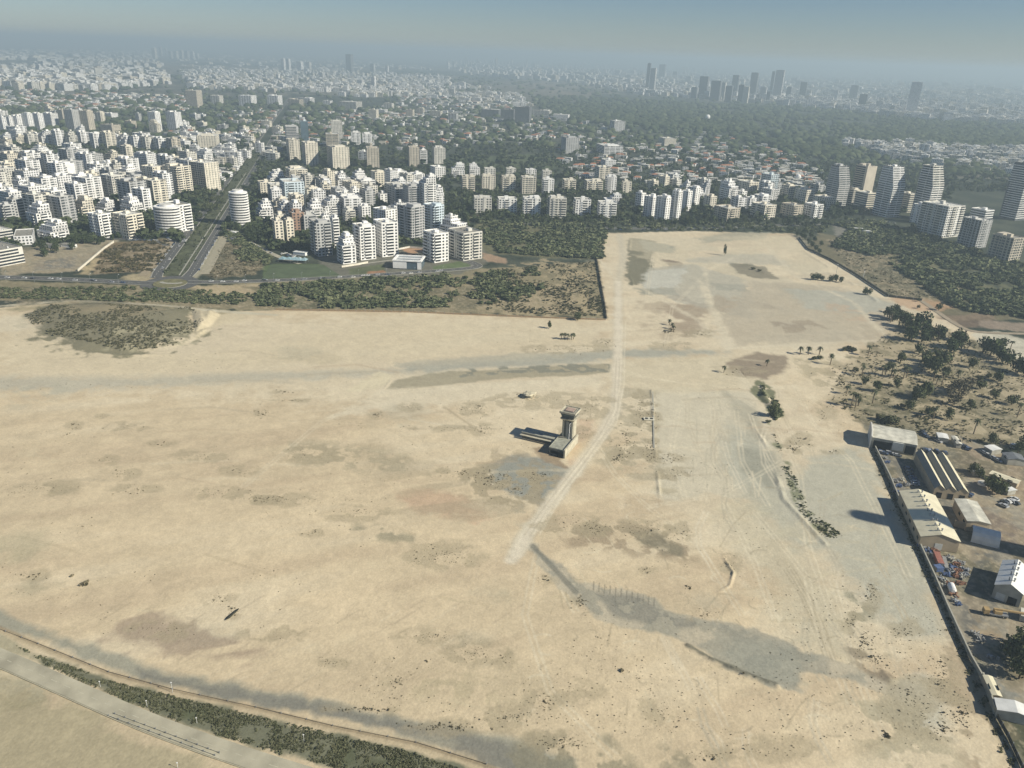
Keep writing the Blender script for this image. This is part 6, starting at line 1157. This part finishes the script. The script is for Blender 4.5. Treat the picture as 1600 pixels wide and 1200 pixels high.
# scrap yard by the wall: containers, tank, pipes
def thing_box(name, label, cat, u, v, L, w_, h_, rz, m, ribs=True, group=None):
    x, y = (float(c) for c in g(u, v)); r = empty(name, (x, y, 0), radians(rz)); tag(r, label, cat, group); b = MB(); b.box(-L / 2, L / 2, -w_ / 2, w_ / 2, .15, h_)
    if ribs:
        n = int(L / .8)
        for i in range(n): xx = -L / 2 + (i + .5) * L / n; b.box(xx - .08, xx + .08, -w_ / 2 - .06, w_ / 2 + .06, .2, h_ - .1)
    b.build('shell', m, r); d = MB(); d.box(-L / 2 - .07, -L / 2 - .01, -w_ / 2 + .1, w_ / 2 - .1, .3, h_ - .2); d.build('door', M_STEEL, r); return r
M_REDC = mat('faded_red_paint', (.30, .13, .10), .8, .2, .8); M_BLUC = mat('faded_blue_paint', (.09, .13, .24), .8, .2, .8); M_GRYC = mat('grey_paint', (.26, .26, .25), .8, .2, .8)
thing_box('container', 'faded red shipping container in the scrap yard by the wall', 'container', 1465, 878, 9, 2.5, 2.5, 76, M_REDC); thing_box('container', 'short blue container just below the red one', 'container', 1465, 891, 3.4, 2.8, 2.2, 10, M_BLUC); thing_box('container', 'grey container beside the red one in the scrap yard', 'container', 1476, 882, 9, 1.6, 1.4, 70, M_GRYC)
thing_box('container', 'grey container behind the courtyard wall right of the vented hangar', 'container', 1590, 700, 8, 2.4, 2.4, -5, M_SHEETW); thing_box('container', 'cream container at the bottom right under the crane truck', 'container', 1598, 965, 6, 2.5, 2.6, 60, M_OLD)
q = random.Random(12); spots = [(1450, 862), (1455, 868), (1484, 872), (1490, 876), (1495, 884), (1503, 880), (1508, 890), (1486, 894), (1492, 900), (1504, 903), (1466, 904), (1474, 908), (1468, 914), (1484, 914), (1500, 912), (1478, 898), (1488, 886), (1497, 894), (1506, 898), (1493, 938), (1488, 930), (1498, 944), (1447, 858), (1460, 860), (1440, 855), (1418, 758), (1410, 750), (1398, 752), (1404, 760), (1386, 722), (1382, 716), (1550, 1028), (1530, 1000), (1525, 992)]
spots.sort()
for k, (u, v) in enumerate(spots):
    x, y = (float(c) for c in g(u, v)); b = MB()
    for _ in range(q.randint(8, 16)):
        a = q.uniform(0, 3.1); dx, dy = q.uniform(-1.6, 1.6), q.uniform(-1.3, 1.3); s1, s2, s3 = q.uniform(.2, 1.2), q.uniform(.1, .4), q.uniform(.2, 1.1); p0 = (dx - s1 * cos(a), dy - s1 * sin(a), s3); b.tube(p0, (dx + s1 * cos(a), dy + s1 * sin(a), s3 * q.uniform(.4, 1.2) + .1), s2, n=5)
        b.box(dx - s2, dx + s2, dy - s1 * .5, dy + s1 * .5, 0, s3)
    o = b.build('scrap_pile', q.choice([M_GRYC, M_FADE, M_STEEL, M_BLUC, M_CONC])); o.location = (x, y, 0); tag(o, 'low heap of scrap metal, %s from the left of the scrap heaps by the wall' % ordw(k + 1), 'scrap pile', 'scrap piles in the yard')
x, y = (float(c) for c in g(1486, 923)); r = empty('storage_tank', (x, y, 0), radians(-15)); tag(r, 'pale rounded storage tank standing in the scrap yard', 'tank'); b = MB(); b.tube((0, -2.0, 1.5), (0, 2.0, 1.5), 1.4, n=16); b.tube((0, 2.0, 1.5), (0, 2.5, 1.5), 1.4, .7, n=16); b.tube((0, -2.5, 1.5), (0, -2.0, 1.5), .7, 1.4, n=16); b.build('tank_shell', M_TANK, r, True)
for s in (-1, 1): MB().box(-1.1, 1.1, s * 1.3 - .15, s * 1.3 + .15, 0, .5).build('leg', M_STEEL, r)
# crane truck
x, y = (float(c) for c in g(1556, 962)); r = empty('crane_truck', (x, y, 0), radians(168)); tag(r, 'yellow crane truck with a long lattice boom parked below the white hangar', 'crane truck'); M_YEL = mat('yellow_paint', (.36, .26, .13), .6, .2, .8)
b = MB(); b.box(-4, 4, -1.2, 1.2, .8, 1.4); b.build('chassis', M_STEEL, r); b = MB(); b.box(3, 5, -1.2, 1.2, .8, 2.9); b.build('cab', M_YEL, r); b = MB(); b.box(-1.6, 1.2, -1.1, 1.1, 1.4, 2.8); b.build('turret', M_YEL, r); b = MB(); b.box(-11, 1.5, -.35, .35, 2.81, 3.5); b.build('boom', M_YEL, r)
for sx in (-3, -1.6, 2.6, 4):
    for sy in (-1, 1): b = MB(); b.tube((sx, sy - .2, .55), (sx, sy + .2, .55), .55, n=10); b.build('wheel', M_TYRE, r)
x, y = (float(c) for c in g(1537, 757)); b = MB(); b.prism([(3.2 * cos(t), 2.2 * sin(t)) for t in np.linspace(0, 2 * pi, 17)[:-1]], 0, 1.3); r = empty('round_basin', (x, y, 0)); tag(r, 'pale oval basin beside the big yard tree', 'basin'); b.build('basin_wall', M_TANK, r); b = MB(); b.prism([(2.8 * cos(t), 1.8 * sin(t)) for t in np.linspace(0, 2 * pi, 17)[:-1]], 1.3, 1.32); b.build('water', mat('still_water', (.5, .5, .44), .3, .1, 1), r)
# street lamps and poles
def lamp_meshes():
    b = MB(); b.tube((0, 0, 0), (0, 0, 9), .11, .07, 6); a = MB(); a.tube((0, 0, 9), (1.8, 0, 9.3), .06, .05, 5); h_ = MB(); h_.box(1.6, 2.4, -.16, .16, 9.22, 9.4, bottom=True); return mesh_of(b, M_STEEL), mesh_of(a, M_STEEL), mesh_of(h_, M_TANK)
LP_, LA_, LH_ = lamp_meshes()
def lamps(pts, rz, where, off=0):
    for k, (x, y) in enumerate(sorted(pts, key=lambda p: proj(p[0], p[1], 0)[0])):
        r = empty('street_lamp', (x, y, 0), rz); tag(r, 'tall street lamp, %s from the left %s' % (ordw(k + 1), where), 'street lamp', 'street lamps ' + where); place_mesh('pole', LP_, r); place_mesh('arm', LA_, r); place_mesh('lamp_head', LH_, r)
lamps([bl(t, 9.5) for t in range(20, 520, 38)], 0, 'on the boulevard median'); lamps([tuple(map(float, g(u, 448 - (u - 330) * .045))) for u in range(340, 740, 44)], 1.5, 'along the ring road'); lamps([tuple(map(float, g(u, 440 + u * .03))) for u in range(10, 230, 44)], 1.5, 'on the ring road left of the roundabout')
lamps([tuple(map(float, g(u, 361))) for u in range(960, 1250, 48)], 1.5, 'beside the far edge of the sand')
for k, (u, v, h_) in enumerate([(270, 1082, 4.2), (157, 1073, 2.2), (230, 1104, 2.4), (308, 1130, 2.2), (475, 1158, 2.6), (278, 1200, 2)]):
    x, y = (float(c) for c in g(u, v)); r = empty('marker_post', (x, y, 0)); tag(r, 'thin pale post, %s of the posts in the lower left grass band' % ordw(k + 1), 'post', 'posts in the grass band'); b = MB(); b.tube((0, 0, 0), (0, 0, h_), .05, n=5); b.build('pole', M_TANK, r); b = MB(); b.box(-.2, .2, -.12, .12, h_, h_ + .25, bottom=True); b.build('head', M_TANK, r)
for k, (u, v, h_) in enumerate([(1306, 430, 11), (1349, 433, 6), (1428, 205, 20)]): 
    x, y = (float(c) for c in g(u, v)); r = empty('mast', (x, y, 0)); tag(r, ['tall dark mast beside the shrubs at the far right of the sand', 'short red and white mast on the brown slope', 'slim white mast rising out of the park trees'][k], 'mast'); b = MB(); b.tube((0, 0, 0), (0, 0, h_), .25, .12, n=5); b.build('pole', [M_STEEL, M_TANK, M_TANK][k], r); b = MB(); b.box(-.4, .4, -.4, .4, h_, h_ + .5); b.build('mast_head', M_TANK, r)
# water tower balls
for u, v, r_, lab in ((1246, 284, 5.2, 'white ball-shaped water tower above the villas'), (1105, 190, 9, 'large white ball-shaped tank among the park trees')):
    x, y = (float(c) for c in g(u, v)); r = empty('water_tower', (x, y, 0)); tag(r, lab, 'water tower', 'ball-shaped water towers'); b = MB(); n = 12
    zc = r_ * 1.7
    for i in range(8):
        a0, a1 = pi * i / 8, pi * (i + 1) / 8
        for k in range(n): t0, t1 = 2 * pi * k / n, 2 * pi * (k + 1) / n; b.quad([(r_ * sin(a) * cos(t), r_ * sin(a) * sin(t), zc - r_ * cos(a)) for a, t in ((a0, t0), (a0, t1), (a1, t1), (a1, t0))])
    b.build('ball', M_WALL['W'], r, True); b = MB(); b.tube((0, 0, 0), (0, 0, zc - r_ * .9), r_ * .35, n=8); b.build('stem', M_CONC, r)
# blue awning, low kiosk sheds beside the playing field
for u, v, w_, lab, m_ in ((452, 409, 20, 'pale blue tent-like awning on the left behind the playing field', mat('blue_awning', (.20, .30, .34), .7, .1, .5)), (468, 410, 16, 'pale blue tent-like awning on the right behind the playing field', mat('blue_awning_b', (.24, .34, .38), .7, .1, .5))):
    x, y = (float(c) for c in g(u, v)); r = empty('awning', (x, y, 0), radians(-4)); tag(r, lab, 'awning', 'awnings behind the playing field'); b = MB(); n = 3
    for k in range(n): x0 = -w_ / 2 + k * w_ / n; x1 = x0 + w_ / n; xm = (x0 + x1) / 2; [b.quad([(xa, ya, 3), (xb, yb, 3), (xm, 0, 5.4)]) for (xa, ya), (xb, yb) in (((x0, -4), (x1, -4)), ((x1, -4), (x1, 4)), ((x1, 4), (x0, 4)), ((x0, 4), (x0, -4)))]
    b.build('canopy', m_, r)
    for sx in (-w_ / 2, w_ / 2):
        for sy in (-4, 4): b = MB(); b.tube((sx, sy, 0), (sx, sy, 3), .12, n=5); b.build('post', M_STEEL, r)
for u, v, w_, h_, lab in ((470, 398, 14, 3, 'white prefabricated shed on the building plot above the playing field'), (365, 366, 9, 3, 'white site cabin beside the boulevard\'s right lane'), (1338, 360, 16, 3, 'long white cabin at the top of the dirt car park'), (1352, 364, 14, 3, 'white cabin roof inside the dirt car park'), (80, 386, 16, 3.2, 'dark-roofed low building, left one between the garden trees'), (108, 386, 15, 3.2, 'dark-roofed low building, right one between the garden trees')):
    x, y = (float(c) for c in g(u, v)); r = empty('site_cabin', (x, y, 0), radians(-15)); tag(r, lab, 'cabin', 'cabins and low sheds'); b = MB(); b.box(-w_ / 2, w_ / 2, -3, 3, 0, h_); b.build('wall', M_WALL['W'], r); b = MB(); b.box(-w_ / 2 - .3, w_ / 2 + .3, -3.3, 3.3, h_, h_ + .3); b.build('roof', M_RDARK if 'dark' in lab else M_SHEETW, r)

q6 = np.random.default_rng(44); T_ = q6.uniform(18, 1100, 520); O_ = np.where(q6.random(520) < .5, q6.normal(-7.5, .8, 520), q6.normal(2, 3.5, 520)); PM = np.array([bl(t, o) for t, o in zip(T_, O_)]); RM = np.clip(q6.lognormal(.1, .5, 520), .4, 3)
scatter('median_planting', CLOUDF, PM, RM, RM * .9, tints(520, q6, (.04, .055, .028), (.10, .11, .06)), [M_LEAF], seed=45)
# ================= the hazy air =================
hb = MB(); R_ = 34000
hb.box(-R_, R_, -1500, R_, -1.5, 262, bottom=True)
hm = bpy.data.materials.new('hazy_air'); hm.use_nodes = True; t = hm.node_tree; t.nodes.remove(t.nodes['Principled BSDF'])
pv = t.nodes.new('ShaderNodeVolumePrincipled'); pv.inputs['Color'].default_value = HAZE_COL; pv.inputs['Density'].default_value = HAZE_D; pv.inputs['Anisotropy'].default_value = 0.12
t.links.new(pv.outputs[0], t.nodes['Material Output'].inputs['Volume'])
tag(hb.build('haze', hm), kind='stuff')
